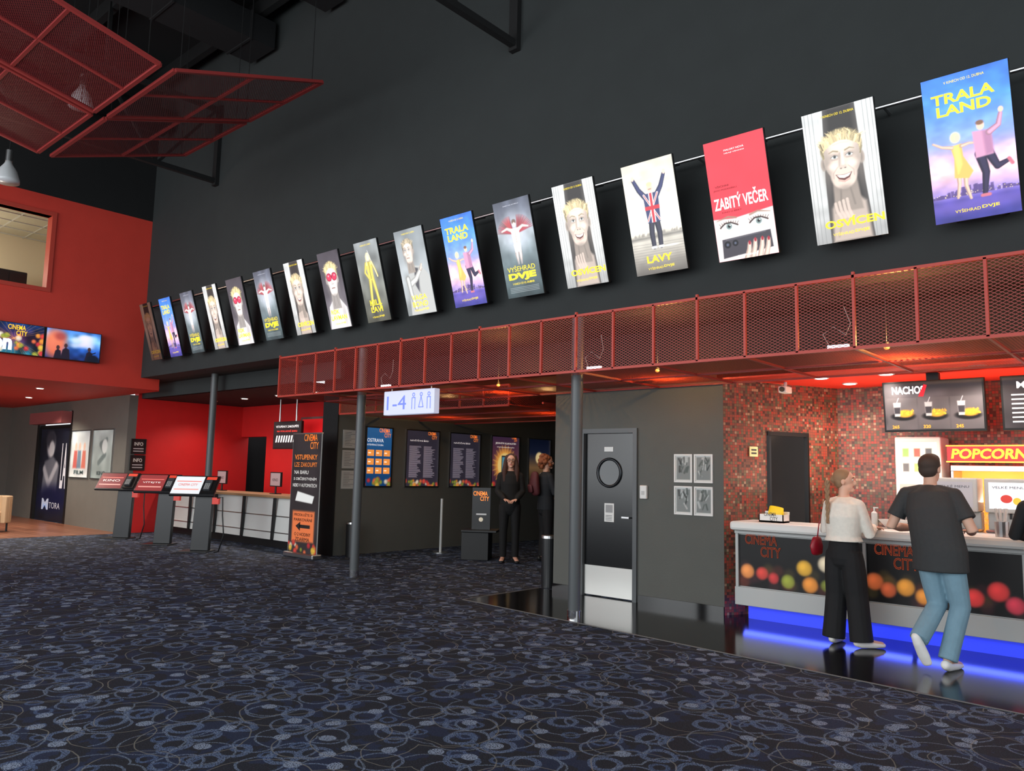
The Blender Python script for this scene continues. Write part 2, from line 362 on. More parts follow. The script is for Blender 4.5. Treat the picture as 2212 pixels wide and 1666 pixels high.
struct('ceiling.003',[(-18.7,-12.44,8.0,10.6,3.13,3.2)],M_black,'black ceiling over ticket counter')
struct('trim_2',[(-18.7,-10.95,7.98,8.06,3.13,3.44)],M_dark,'dark fascia above the ticket counter')
struct('wall_hall_west',[(-12.44,-12,8.74,15.5,0,3.44)],M_grey,'grey hallway wall with film posters')
struct('trim_3',[(-12.46,-11.99,8.72,8.745,0,3.44)],M_black,'black end face of the partition')
struct('wall_hall_end',[(-12,-6.5,15.5,15.7,0,3)],M_black,'dark wall at the end of the hallway')
struct('wall_hall_east',[(-6.75,-6.55,8.8,15.5,0,3.44)],M_dark,'dark side wall of the hallway')
struct('ceiling.004',[(-12,-6.75,8.6,15.5,2.98,3.05)],M_black,'black hallway ceiling')
struct('wall_hall_header',[(-12,-6.75,8.6,8.68,2.98,3.44)],M_black,'black header over the hallway opening')
struct('wall_door',[(-6.75,-6.3,8.6,8.8,0,2.74),(-5.4,-4.22,8.6,8.8,0,2.74),(-6.3,-5.4,8.6,8.8,2.2,2.74)],M_grey,'grey wall with the black service door')
struct('wall_door_header',[(-6.75,-4.22,8.6,8.8,2.74,3.44)],M_black,'wall above the canopy line, coloured black as shade')  # grey wall continues here; black colour stands in for shade behind the mesh
struct('baseboard_door',[(-6.75,-6.32,8.58,8.6,0,.1),(-5.38,-4.22,8.58,8.6,0,.1)],mat('gloss_black',(12,12,13),.1),'glossy black skirting')
struct('wall_bar_header',[(-4.22,4.5,8.6,8.7,2.78,3.44)],M_black,'black header above the snack bar')
M_redc=painted('bar_ceiling_red',(236,52,30),.5,.05)
struct('ceiling.005',[(-4.3,4.5,8.6,10.6,2.76,2.82)],M_redc,'glossy red ceiling over the snack bar')
A0=Vector((-4.22,8.6,0));A1=Vector((-3.44,10.23,0));D=A1-A0
def ap(s,z): q=A0+D*s; return (q.x,q.y,z)
b=B(); L=D.length
def mq(s0,s1,z0,z1):
    b.add([ap(s0,z0),ap(s1,z0),ap(s1,z1),ap(s0,z1)],[(0,1,2,3)],MOS,[[(s0*L,z0),(s1*L,z0),(s1*L,z1),(s0*L,z1)]])
mq(0,.374,0,2.76);mq(.708,1,0,2.76);mq(.374,.708,2.14,2.76)
b.make('wall_mosaic',kind='structure',label='red and green glass mosaic side wall')
b=B().quad((-3.44,10.23,0),(4.5,10.23,0),(4.5,10.23,2.76),(-3.44,10.23,2.76),MOS); b.make('wall_bar_north',kind='structure',label='red glass mosaic wall behind the bar')
b=B()
for s in (.374,.708): b.bar(ap(s,0),ap(s,2.16),.05,M_bsteel)
b.bar(ap(.36,2.14),ap(.72,2.14),.05,M_bsteel); b.make('door_2',kind='structure',label='dark frame of the open bar doorway')
b=B().quad(tuple(Vector(ap(.2,0))+Vector((-.5,.9,0))),tuple(Vector(ap(1,0))+Vector((-.5,.9,0))),tuple(Vector(ap(1,2.7))+Vector((-.5,.9,0))),tuple(Vector(ap(.2,2.7))+Vector((-.5,.9,0))),mat('store_wall',(70,58,50),.7))
b.make('wall_store',kind='structure',label='dim store room behind the bar doorway')
# ------------------------------------------------------------ columns
for x,y in ((-5.27,7.1),(-9.52,7.34),(-14.85,7.75)):
    e=top('support_column','round dark grey steel column with chrome foot collar','column',(x,y,0),group='steel columns under the poster wall')
    B().cyl((0,0,.1),(0,0,3.44 if y>7.15 else 3.4),.068,M_col,n=28).make('column_shaft',e,smooth=False)
    B().cyl((0,0,.0),(0,0,.1),.078,M_chrome,n=28).make('collar',e,smooth=False,label='chrome foot collar')
# ------------------------------------------------------------ mesh canopy
e=top('mesh_canopy','long red expanded-metal canopy hung below the poster wall','canopy',(0,6.8,2.71))
X=[-10.95+.49*i for i in range(27)]
b=B(); 
for z in (0,.62): b.box(X[0],X[-1],-.015,.015,z-.013,z+.013,M_frame)
for i,x in enumerate(X): b.box(x-.011,x+.011,-.015,.015,0,.66 if i%3==0 else .62,M_frame)
for i,x in enumerate(X):
    if i%2==0: b.box(x-.012,x+.012,0,1.78,-.012,.012,M_dframe)
for y in (.9,1.77): b.box(X[0],X[-1],y-.012,y+.012,-.012,.012,M_dframe)
b.box(X[0]-.015,X[0]+.015,0,.4,.6,.63,M_frame); b.make('canopy_frame',e)
b=B().quad((0,0,0),(.49,0,0),(.49,0,.62),(0,0,.62),M_wire); 
o0=b.make('mesh_panel',e,loc=(X[0],0,0))
for x in X[1:-1]: copyto(o0,e,(x,0,0))
B().quad((X[0],0,0),(X[-1],0,0),(X[-1],1.78,0),(X[0],1.78,0),M_wire2).make('soffit_mesh',e,label='fine red mesh underside')
B().quad((X[0],0,0),(X[0],.4,0),(X[0],.4,.62),(X[0],0,.62),M_wire).make('end_mesh',e)
e=top('mesh_canopy','short red mesh canopy over the hallway entrance','canopy',(0,8.72,2.6))
b=B(); xs=[-11.94+.525*i for i in range(9)]
for z in (0,.31): b.box(xs[0],xs[-1],-.015,.015,z-.015,z+.015,M_frame)
for x in xs: b.box(x-.012,x+.012,-.015,.015,0,.31,M_frame)
for y in (1,2,3): b.box(xs[0],xs[-1],y-.015,y+.015,-.012,.012,M_dframe)
b.box(xs[-1]-.015,xs[-1]+.015,0,3,0,.02,M_frame)
b.box(-7.1,-7.07,0,3,-.01,.02,M_frame); b.make('canopy_frame',e)
B().quad((xs[0],0,0),(xs[-1],0,0),(xs[-1],0,.31),(xs[0],0,.31),M_wire).quad((xs[-1],0,0),(xs[-1],3,0),(xs[-1],3,.31),(xs[-1],0,.31),M_wire).make('mesh_panel',e)
B().quad((xs[0],0,0),(-6.78,0.2,0),(-6.78,3,0),(xs[0],3,0),M_wire2).make('soffit_mesh',e)
M_bulb=mat('warm_bulb',(255,190,110),.5,emit=2,ecol=(255,150,60)); M_cool=mat('cool_tube',(240,245,255),.5,emit=2)
def lamp(kind,loc,energy,color,size=.1,rot=(0,0,0),sy=None,name='lamp_light',spread=None):
    l=bpy.data.lights.new(name,kind); l.energy=energy;l.color=color
    if kind=='AREA':
        l.size=size
        if sy: l.shape='RECTANGLE'; l.size_y=sy
        if spread: l.spread=spread
    else: l.shadow_soft_size=size
    o=bpy.data.objects.new(name,l); COL.objects.link(o); o.location=loc;o.rotation_euler=rot
    return o
for x,y,w in ((-4.7,7.9,30),(-2.1,7.6,40),(-.2,7.6,36),(-7.4,8.1,22)):
    e=top('ceiling_bulb','small warm lamp glowing above the red mesh','lamp',(x,y,2.84),group='warm lamps inside the canopy')
    B().cyl((0,0,0.03),(0,0,.6),.005,M_bsteel).cyl((0,0,0),(0,0,.03),.03,M_bsteel,.015).make('lamp_holder',e)
    B().ell((0,0,-.02),(.025,.025,.02),M_bulb).make('bulb',e,smooth=True)
    l=lamp('POINT',(0,0,.02),w,(1,.5,.14),.012,name='bulb_light'); l.parent=e; l.location=(.12,-.05,.06)
for x in (-8.6,-5.0,-2.35):
    e=top('work_light','small white fitting with loose cable inside the canopy','lamp',(x,7.05,2.76),group='white fittings inside the canopy')
    B().box(-.09,.09,-.02,.02,0,.03,M_cool).make('tube',e)
    B().tube([(-.08,0,.03),(-.14,.02,.14),(-.04,.0,.2),(.06,.02,.12),(.1,.03,.22),(.02,.1,.4)],.0035,M_lgrey).make('cable',e)
# ------------------------------------------------------------ ceiling: trusses, ducts, mesh rafts
M_truss=mat('truss_black',(10,10,11),.8)
for x in (-6.4,-14.2):
    b=B(); b.bar((x,7.18,7.15),(x,-6,7.15),.09,M_truss); b.bar((x,7.18,8.6),(x,-6,8.6),.09,M_truss)
    y=7.1;k=0
    while y>-5:
        b.bar((x,y,7.15 if k%2 else 8.6),(x,y-1.1,8.6 if k%2 else 7.15),.05,M_truss); y-=1.1;k+=1
    b.box(x-.07,x+.07,7.12,7.2,7.06,8.7,M_truss)
    for yy in (1.0,5.0,-3): b.bar((x,yy,8.6),(x,yy,10),.06,M_truss)
    b.make('roof_truss',label='black painted steel roof truss fixed to charcoal wall',cat='truss',group='roof trusses')
M_duct=painted('duct_dark',(17,18,20),.8,.2)
for x,z,w in ((-12.6,9.4,.8),(-10.4,9.5,.5)):
    b=B(); b.box(x-w/2,x+w/2,-5,7.1,z-.25,z+.25,M_duct)
    for i in range(9): b.box(x-w/2-.02,x+w/2+.02,-4.6+i*1.4,-4.56+i*1.4,z-.27,z+.27,M_duct)
    for i in range(4): b.box(x-.01,x+.01,-4+i*3,-3.98+i*3,z+.25,10,M_truss)
    b.make('air_duct',label='dark rectangular ventilation duct under the roof',cat='duct')
b=B(); b.loft([(-16.3,y,8.9) for y in (-5,0,7)],[.3]*3,M_duct,cap=False); b.box(-16.32,-16.28,0,.03,9.19,10,M_truss); b.box(-16.32,-16.28,5,5.03,9.19,10,M_truss); b.make('air_duct.001',label='dark round ventilation duct beside end wall',cat='duct',smooth=True)
for i in range(7):
    y=-4+i*1.8
    B().box(WX,4.5,y,y+.12,9.72,10,M_truss).make('ceiling_beam',label='black steel roof purlin',cat='beam',group='roof purlins')
def raft(c,lab):
    a,bq,cq,d=map(Vector,c)
    e=top('ceiling_raft',lab,'ceiling panel',tuple(a),group='red mesh ceiling rafts')
    P0=[p-a for p in (a,bq,cq,d)]
    b=B()
    for i in range(4): b.bar(P0[i],P0[(i+1)%4],.05,M_dframe,.04)
    m=[(P0[i]+P0[(i+1)%4])/2 for i in range(4)]
    b.bar(m[0],m[2],.04,M_dframe,.03); b.bar(m[1],m[3],.04,M_dframe,.03)
    b.make('raft_frame',e)
    B().quad(*P0,M_wire3).make('mesh_infill',e)
    for p in P0:
        q=p*.9+sum(P0,Vector())*.025; B().bar((0,0,0),(0,0,10-(a.z+q.z)),.007,M_truss).make('hanger',e,loc=tuple(q))
for x0,x1 in ((-10.65,-8.75),(-12.75,-10.75)):
    raft([(x0,3.83,6.19),(x1,3.83,6.19),(x1,5.84,6.87),(x0,5.84,6.87)],'red framed mesh ceiling raft sloping up towards charcoal wall')
    raft([(x0,1.7,6.62),(x1,1.7,6.62),(x1,3.65,6.19),(x0,3.65,6.19)],'red framed mesh ceiling raft sloping away from the wall')
M_shade=mat('lamp_glass',(205,208,210),.25)
for l in ((-14.3,4.68,7.75),(-15.9,4.1,6.6)):
    e=top('pendant_lamp','grey bell shaped industrial pendant lamp hanging from roof','lamp',l,group='bell pendants')
    B().loft([(0,0,0),(0,0,.06),(0,0,.22),(0,0,.34),(0,0,.4)],[.2,.2,.15,.07,.05],M_shade,n=24,cap=False).make('lamp_shade',e,smooth=True)
    B().cyl((0,0,.4),(0,0,.6),.06,M_steel).make('lamp_housing',e)
    B().cyl((0,0,.6),(0,0,10-l[2]),.01,M_bsteel).make('cord',e)
# ------------------------------------------------------------ poster art (painted with soft brushes)
YEL=(240,212,50)
def mul(c,k): return tuple(v*k for v in c)
def face(c,cx,cz,s,skin,hair,grin=True,glasses=None,turn=0):
    R=c.r; t=turn*s
    c.poly([(cx-.085*s,cz-.34*s),(cx+.1*s,cz-.34*s),(cx+.075*s,cz-.08*s),(cx-.075*s,cz-.08*s)],mul(skin,.66),.012)
    c.limb([(cx-.04*s,cz-.3*s),(cx-.03*s,cz-.18*s)],.012*s,mul(skin,.5),.008,.7); c.limb([(cx+.05*s,cz-.3*s),(cx+.03*s,cz-.18*s)],.012*s,mul(skin,.5),.008,.6)
    for k in (-1,1): c.ell(cx+k*.122*s,cz-.005*s,.02*s,.042*s,mul(skin,.8),.006); c.ell(cx+k*.122*s,cz-.005*s,.008*s,.024*s,mul(skin,.55),.006,.7)
    c.ell(cx,cz+.09*s,.135*s,.12*s,mul(hair,.6),.012)
    c.ell(cx,cz+.02*s,.12*s,.155*s,skin,.006); c.ell(cx,cz-.085*s,.088*s,.105*s,skin,.01)
    c.ell(cx-.105*s,cz-.02*s,.03*s,.13*s,mul(skin,.55),.03*s,.6); c.ell(cx+.108*s,cz-.02*s,.03*s,.13*s,mul(skin,.6),.03*s,.55)
    c.ell(cx,cz-.185*s,.05*s,.02*s,mul(skin,.6),.02*s,.6); c.ell(cx+t,cz+.1*s,.06*s,.03*s,mul(skin,1.14),.03*s,.7)
    for k in (-1,1):
        c.ell(cx+t+k*.048*s,cz+.032*s,.034*s,.02*s,mul(skin,.68),.012*s,.65)
        c.ell(cx+t+k*.062*s,cz-.03*s,.028*s,.02*s,mul(skin,1.14),.02*s,.8)
    c.limb([(cx+t-.012*s,cz+.05*s),(cx+t-.022*s,cz-.035*s)],.012*s,mul(skin,.72),.008*s,.7); c.limb([(cx+t+.003*s,cz+.05*s),(cx+t+.004*s,cz-.03*s)],.014*s,mul(skin,1.18),.006*s,.8)
    c.ell(cx+t,cz-.042*s,.026*s,.013*s,mul(skin,.9),.006*s,.8)
    for k in (-1,1): c.ell(cx+t+k*.014*s,cz-.052*s,.006*s,.0035*s,mul(skin,.4),.003*s,.9)
    for k in (-1,1):
        ex=cx+t+k*.048*s; ez=cz+.03*s
        if not glasses:
            c.ell(ex,ez,.021*s,.010*s,(236,236,232),.003*s); c.ell(ex+.002*s,ez+.001*s,.0105*s,.0105*s,(96,104,104),.002*s); c.ell(ex+.002*s,ez+.001*s,.005*s,.005*s,(20,20,20),.002*s); c.limb([(ex-.023*s,ez),(ex,ez+.012*s),(ex+.023*s,ez+.002*s)],.004*s,mul(skin,.35),.002*s,.9)
            c.limb([(ex-.022*s,ez-.018*s),(ex+.02*s,ez-.019*s)],.004*s,mul(skin,.7),.004*s,.6)
        c.limb([(ex-k*.024*s,ez+.032*s),(ex+k*.006*s,ez+.042*s),(ex+k*.034*s,ez+.032*s)],[.01*s,.009*s,.004*s],mul(hair,.55),.004*s,.8)
    for q in (.11,.13): c.limb([(cx+t-.05*s,cz+q*s),(cx+t,cz+(q+.006)*s),(cx+t+.05*s,cz+q*s)],.003*s,mul(skin,.8),.003*s,.6)
    if glasses:
        for k in (-1,1): c.ell(cx+t+k*.056*s,cz+.03*s,.058*s,.048*s,mul(glasses,.7),.004); c.ell(cx+t+k*.056*s,cz+.03*s,.046*s,.037*s,glasses,.004); c.ell(cx+t+k*.066*s,cz+.045*s,.016*s,.01*s,(255,170,190),.006,.8)
        c.limb([(cx+t-.02*s,cz+.04*s),(cx+t+.02*s,cz+.04*s)],.012*s,mul(glasses,.7),.003)
    m=cz-.1*s
    if grin:
        for k in (-1,1): c.limb([(cx+t+k*.035*s,cz-.04*s),(cx+t+k*.066*s,cz-.075*s),(cx+t+k*.066*s,cz-.11*s)],.004*s,mul(skin,.66),.005*s,.6)
        c.poly([(cx+t-.054*s,m+.014*s),(cx+t-.036*s,m-.02*s),(cx+t,m-.034*s),(cx+t+.036*s,m-.02*s),(cx+t+.054*s,m+.014*s),(cx+t+.03*s,m+.008*s),(cx+t,m+.005*s),(cx+t-.03*s,m+.008*s)],(96,50,46),.003*s)
        c.poly([(cx+t-.047*s,m+.009*s),(cx+t-.03*s,m-.01*s),(cx+t,m-.018*s),(cx+t+.03*s,m-.01*s),(cx+t+.047*s,m+.009*s),(cx+t,m+.002*s)],(240,236,228),.002*s)
        c.limb([(cx+t-.036*s,m-.028*s),(cx+t,m-.042*s),(cx+t+.036*s,m-.028*s)],.009*s,(190,130,118),.004*s,.7)
    else:
        c.limb([(cx+t-.034*s,m),(cx+t,m+.004*s),(cx+t+.034*s,m)],.01*s,mul((190,130,120),.8),.003*s); c.limb([(cx+t-.034*s,m),(cx+t+.034*s,m)],.004*s,(90,50,46),.002*s)
    for i in range(150):
        a=R.uniform(-1,1); x=cx+a*.12*s; z0=cz+(.15-.06*a*a)*s; l=R.uniform(.02,.065)*s; k=R.uniform(.6,1.15)
        c.limb([(x,z0-.012*s),(x+a*.012*s+R.uniform(-.015,.015)*s,z0+l*.6),(x+a*.03*s+R.uniform(-.03,.03)*s,z0+l)],[.008*s,.006*s,.003*s],mul(hair,k),.003*s,.8)
    for k in (-1,1):
        for i in range(8): z=cz+R.uniform(.02,.1)*s; c.limb([(cx+k*.118*s,z),(cx+k*.13*s,z+.04*s)],.009*s,mul(hair,R.uniform(.4,.9)),.003*s,.9)
def body_limb(c,pts,w,col,soft=.004):
    c.limb(pts,w,mul(col,.72),soft); w=[w]*len(pts) if isinstance(w,(int,float)) else w
    c.limb([(p[0]+.004,p[1]) for p in pts],[q*.55 for q in w],mul(col,1.1),.008,.8)
PW,PH=.61,1.16
def paint(kind):
    x0,x1=-PW/2+.004,PW/2-.004; z0,z1=.004,PH-.004; c=Cv(x0,x1,z0,z1,.0038,seed=len(kind)*7+ord(kind[0]))
    if kind=='trala':
        c.grad([(0,(40,40,130)),(.14,(60,50,150)),(.2,(150,120,210)),(.33,(252,190,190)),(.42,(230,170,222)),(.55,(120,150,240)),(.8,(50,130,232)),(1,(30,96,214))]).noise(6,14,.12).noise(14,40,.05)
        for i in range(60): x=c.r.uniform(x0,x1); h=c.r.uniform(.005,.035)*(1+math.cos(x*9)); c.poly([(x-.01,.2),(x+.012,.2),(x+.012,.215+h),(x-.01,.215+h)],(74,54,120),.003,.85)
        for i in range(40): c.ell(c.r.uniform(x0,x1),c.r.uniform(.2,.23),.003,.003,(255,226,150),.002)
        c.ell(0,.12,.4,.05,(110,84,190),.04,.5)
        w=(250,206,84); s=(236,186,158)
        body_limb(c,[(-.1,.4),(-.1,.3),(-.12,.19)],[.04,.03,.018],s); body_limb(c,[(-.05,.4),(-.055,.28),(-.03,.17)],[.04,.03,.018],s)
        c.poly([(-.14,.6),(-.06,.61),(-.055,.51),(.005,.38),(-.03,.33),(-.13,.35),(-.12,.5)],mul(w,.85),.006); c.poly([(-.12,.6),(-.08,.6),(-.07,.45),(-.1,.38)],mul(w,1.1),.015,.8)
        body_limb(c,[(-.13,.59),(-.2,.61),(-.26,.65)],[.03,.022,.016],s); body_limb(c,[(-.06,.59),(-.01,.6),(.05,.59)],[.03,.022,.016],s)
        c.ell(-.1,.665,.036,.042,(240,214,150),.01); c.ell(-.088,.66,.02,.03,s,.006)
        body_limb(c,[(.06,.5),(.09,.35),(.07,.19)],[.075,.055,.035],(40,34,66)); body_limb(c,[(.12,.5),(.17,.38),(.25,.41)],[.07,.05,.03],(40,34,66)); c.limb([(.05,.175),(.1,.175)],.025,(200,90,110)); c.limb([(.25,.42),(.27,.38)],.025,(200,90,110))
        c.poly([(.02,.68),(.15,.67),(.155,.48),(.03,.47)],(204,132,170),.008); c.poly([(.09,.67),(.15,.67),(.155,.49),(.1,.48)],(160,96,140),.015,.8)
        body_limb(c,[(.135,.65),(.2,.69),(.22,.77)],[.05,.04,.03],(214,140,176)); c.ell(.225,.8,.018,.022,s,.004)
        c.ell(.08,.715,.027,.036,s,.005); c.ell(.077,.738,.028,.018,(120,80,60),.006)
    elif kind in('face','dim'):
        c.grad([(0,(150,150,148)),(.5,(214,214,210)),(1,(196,198,196))]).noise(5,16,.06)
        c.poly([(-.17,z0),(.2,z0),(.17,.5),(.15,z1),(-.12,z1),(-.16,.55)],(64,60,58),.006); c.poly([(-.12,z0),(.15,z0),(.12,z1),(-.09,z1)],(34,32,32),.03,.8)
        for x in (-.285,-.25,-.215,.215,.25,.285): c.limb([(x,z0),(x*.98,z1)],.005,(120,122,120),.004,.8)
        for i in range(40): x=c.r.choice([c.r.uniform(-.3,-.16),c.r.uniform(.17,.3)]); z=c.r.uniform(0,1.1); c.limb([(x,z),(x+.003,z+c.r.uniform(.03,.15))],.002,(150,150,146),.002,.5)
        c.poly([(-.15,z0),(.18,z0),(.16,.32),(.08,.4),(-.07,.4),(-.13,.3)],(176,156,142),.02); c.limb([(-.1,.05),(-.03,.3)],.01,(120,104,94),.012,.5)
        face(c,0,.7,1.3,(214,190,172),(236,208,146))
        for i in range(4): c.limb([(-.1+i*.034,.34+.008*i),(-.09+i*.034,.27),(-.06+i*.03,.21)],[.024,.026,.026],(206,182,166),.005,.85); c.limb([(-.085+i*.034,.33),(-.075+i*.034,.27)],.003,(130,108,98),.003,.7)
        if kind=='dim': c.C=c.C*np.array([.5,.36,.3])
    elif kind=='lavy':
        c.grad([(0,(90,84,78)),(.15,(150,142,130)),(.3,(196,188,172)),(.33,(120,114,106)),(.36,(206,198,180)),(.4,(228,222,206)),(1,(204,196,176))]).noise(7,20,.06)
        for i in range(9): c.limb([(x0,.1+i*.028),(x1,.1+i*.026)],.004,(110,104,98),.003,.6)
        for i in range(26): x=c.r.uniform(x0,x1); c.poly([(x-.012,.4),(x+.012,.4),(x+.012,.42+c.r.uniform(0,.03)),(x-.012,.42)],(140,132,122),.004,.7)
        c.ell(.16,.27,.08,.01,(240,236,224),.01,.8); bl=(50,56,100)
        body_limb(c,[(-.03,.55),(-.045,.42),(-.04,.28)],[.07,.06,.05],(50,50,66)); body_limb(c,[(.03,.55),(.045,.42),(.04,.28)],[.07,.06,.05],(50,50,66)); c.limb([(-.06,.275),(-.02,.275)],.026,(238,234,228)); c.limb([(.02,.275),(.06,.275)],.026,(238,234,228))
        body_limb(c,[(-.07,.8),(-.13,.88),(-.18,.99)],[.06,.05,.04],bl); body_limb(c,[(.07,.8),(.13,.88),(.18,.99)],[.06,.05,.04],bl)
        c.poly([(-.09,.83),(.09,.83),(.075,.53),(-.075,.53)],bl,.006); 
        c.limb([(-.08,.82),(.07,.55)],.022,(232,228,222),.003); c.limb([(.08,.82),(-.07,.55)],.022,(232,228,222),.003); c.limb([(-.08,.82),(.07,.55)],.009,(200,50,60),.003); c.limb([(.08,.82),(-.07,.55)],.009,(200,50,60),.003)
        c.poly([(-.025,.83),(.025,.83),(.025,.53),(-.025,.53)],(232,228,222),.003); c.poly([(-.014,.83),(.014,.83),(.014,.53),(-.014,.53)],(204,40,52),.003); c.poly([(-.085,.7),(.085,.7),(.085,.66),(-.085,.66)],(204,40,52),.004)
        for k in (-1,1): c.ell(k*.185,1.01,.018,.024,(226,190,166),.004)
        c.ell(0,.885,.032,.042,(224,186,160),.006); c.ell(0,.92,.034,.022,(230,206,140),.008); c.limb([(-.015,.87),(.015,.87)],.006,(120,60,56),.003)
        for px,pz in ((-.2,.7),(-.25,.62),(.18,.75),(.23,.66),(-.1,1.0),(.24,.9)): c.limb([(px-.022,pz+.012),(px,pz),(px+.022,pz+.012)],.006,(250,248,240),.003)
    elif kind=='zabity':
        c.grad([(0,(226,38,54)),(1,(220,34,48))]).noise(4,8,.04)
        c.poly([(x0,z0),(x1,z0),(x1,.44),(.1,.42),(-.1,.4),(x0,.42)],(232,222,216),.006)
        for k in (-1,1):
            ex=k*.15; ez=.33
            c.ell(ex,ez,.11,.06,(206,180,170),.03,.8); c.ell(ex,ez,.08,.032,(240,240,238),.004); c.ell(ex,ez+.003,.03,.03,(110,130,128),.004); c.ell(ex,ez+.003,.014,.014,(16,16,16),.003); c.ell(ex+.01,ez+.012,.006,.006,(255,255,255),.002)
            c.limb([(ex-.09,ez+.0),(ex-.04,ez+.036),(ex+.02,ez+.038),(ex+.088,ez+.005)],.014,(50,34,32),.004)
            for i in range(9): a=-.08+i*.02; c.limb([(ex+a,ez+.036-abs(a)*.3),(ex+a*1.25,ez+.06-abs(a)*.25)],.004,(40,26,26),.002)
            c.limb([(ex-k*.08,.405),(ex,.425),(ex+k*.12,.4)],[.02,.018,.008],(150,110,90),.006,.9)
        c.poly([(-.25,.03),(.26,.07),(.25,.235),(-.24,.215)],(52,48,56),.006); c.ell(-.19,.16,.034,.034,(18,18,22),.004); c.ell(-.11,.165,.03,.03,(18,18,22),.004); c.ell(-.19,.16,.014,.014,(70,76,100),.006); c.ell(-.11,.165,.012,.012,(70,76,100),.006); c.limb([(-.2,.205),(.2,.225)],.006,(120,116,126),.006,.6)
        for px,pz in ((.02,.11),(.08,.13),(.15,.13),(.21,.12)):
            body_limb(c,[(px-.03,z0),(px,pz-.03),(px+.01,pz+.03)],[.055,.048,.036],(232,190,170)); c.ell(px+.012,pz+.035,.012,.02,(160,24,40),.003)
    elif kind=='vysehrad':
        c.grad([(0,(40,54,58)),(.2,(70,88,92)),(.45,(104,120,126)),(.66,(150,160,168)),(.85,(96,102,118)),(1,(70,76,92))]).noise(5,9,.15).noise(12,22,.06)
        c.ell(0,.78,.2,.22,(196,200,212),.1,.6)
        for k in (-1,1):
            for i in range(16):
                a=.15+i*.085; r=.27-.004*i; c.limb([(k*.03,.76),(k*(.04+r*.5*math.cos(a)),.76+r*.62*math.sin(a)),(k*(.03+r*math.cos(a)),.74+r*math.sin(a)+.02)],[.02,.022,.006],(150+c.r.uniform(-30,50),44+c.r.uniform(-10,20),60),.005,.75)
        s=(232,208,200)
        body_limb(c,[(-.025,.62),(-.03,.5),(-.025,.4)],[.06,.05,.035],s); body_limb(c,[(.025,.62),(.03,.5),(.025,.4)],[.06,.05,.035],s)
        body_limb(c,[(-.06,.8),(-.13,.83),(-.22,.81)],[.05,.036,.022],s); body_limb(c,[(.06,.8),(.13,.83),(.22,.81)],[.05,.036,.022],s)
        c.poly([(-.075,.82),(.075,.82),(.045,.6),(-.045,.6)],s,.008); c.limb([(0,.79),(0,.64)],.006,mul(s,.7),.006,.8)
        for z in (.66,.69,.72): c.limb([(-.025,z),(.025,z)],.004,mul(s,.75),.005,.7)
        c.poly([(-.06,.63),(.06,.63),(.05,.54),(-.05,.54)],(236,234,232),.008); c.ell(0,.875,.032,.042,s,.005); c.ell(0,.895,.035,.03,(90,62,50),.01,.85); c.ell(0,.865,.022,.024,s,.006)
        c.ell(0,.34,.26,.1,(60,76,80),.08,.6)
        for i in range(4): c.limb([(-.24,.065+.018*i),(.24,.065+.018*i)],.006,(176,182,184),.003,.6)
    elif kind=='vaga':
        c.grad([(0,(110,116,116)),(.4,(160,166,168)),(1,(112,120,124))]).noise(5,9,.12)
        g=(188,188,184)
        c.poly([(-.22,z0),(.3,z0),(.29,.5),(.16,.64),(.02,.66),(-.15,.54)],mul(g,.9),.01); c.poly([(.0,.64),(.08,.62),(.03,.3),(-.03,.4)],(64,64,70),.012); c.limb([(.1,.62),(.05,.4),(.06,.1)],.012,mul(g,.6),.01,.7); body_limb(c,[(-.14,.42),(.0,.48),(.15,.62)],[.1,.08,.06],(206,204,198)); body_limb(c,[(-.17,.5),(-.15,.3),(-.1,.1)],[.1,.09,.08],g)
        body_limb(c,[(.13,.6),(.16,.66)],[.05,.03],(222,196,178))
        face(c,-.06,.86,.85,(216,196,180),(196,176,140),False,None,-.025)
    elif kind=='kill':
        c.grad([(0,(60,60,50)),(.4,(104,106,98)),(1,(122,128,130))]).noise(5,9,.2); w=(232,204,72); s=(230,202,178)
        body_limb(c,[(-.03,.64),(-.06,.44),(-.1,.2)],[.085,.07,.055],w); body_limb(c,[(.03,.64),(.07,.44),(.11,.2)],[.085,.07,.055],w)
        c.poly([(-.085,.86),(.085,.86),(.06,.6),(-.06,.6)],mul(w,.95),.008); c.limb([(0,.86),(0,.62)],.008,(40,36,30),.004); body_limb(c,[(-.075,.84),(-.13,.72),(-.06,.63)],[.055,.045,.035],w); body_limb(c,[(.075,.84),(.13,.74),(.17,.64)],[.055,.045,.035],w)
        c.ell(0,.93,.052,.062,(232,214,160),.012); c.ell(0,.915,.032,.042,s,.006); c.limb([(.17,.63),(.02,1.02)],.008,(226,226,226),.003)
        for k in (-1,1): c.limb([(k*.045,.94),(k*.055,.82)],.024,(226,206,150),.01,.9)
    elif kind=='glass':
        c.grad([(0,(120,112,118)),(.5,(76,70,78)),(1,(54,50,58))]).noise(5,9,.12)
        c.poly([(-.28,z0),(.29,z0),(.27,.3),(.1,.46),(-.06,.46),(-.22,.34)],(216,210,208),.012); c.ell(-.1,.3,.05,.14,(170,160,158),.05,.7); c.ell(.18,.2,.06,.18,(160,152,150),.05,.6)
        face(c,.0,.74,1.3,(218,204,196),(238,212,140),False,(226,34,70))
    g_=c.C.mean(axis=2,keepdims=True); c.C=(c.C*.82+g_*.18)*.9+(22*(0 if kind=='dim' else 1))
    return c
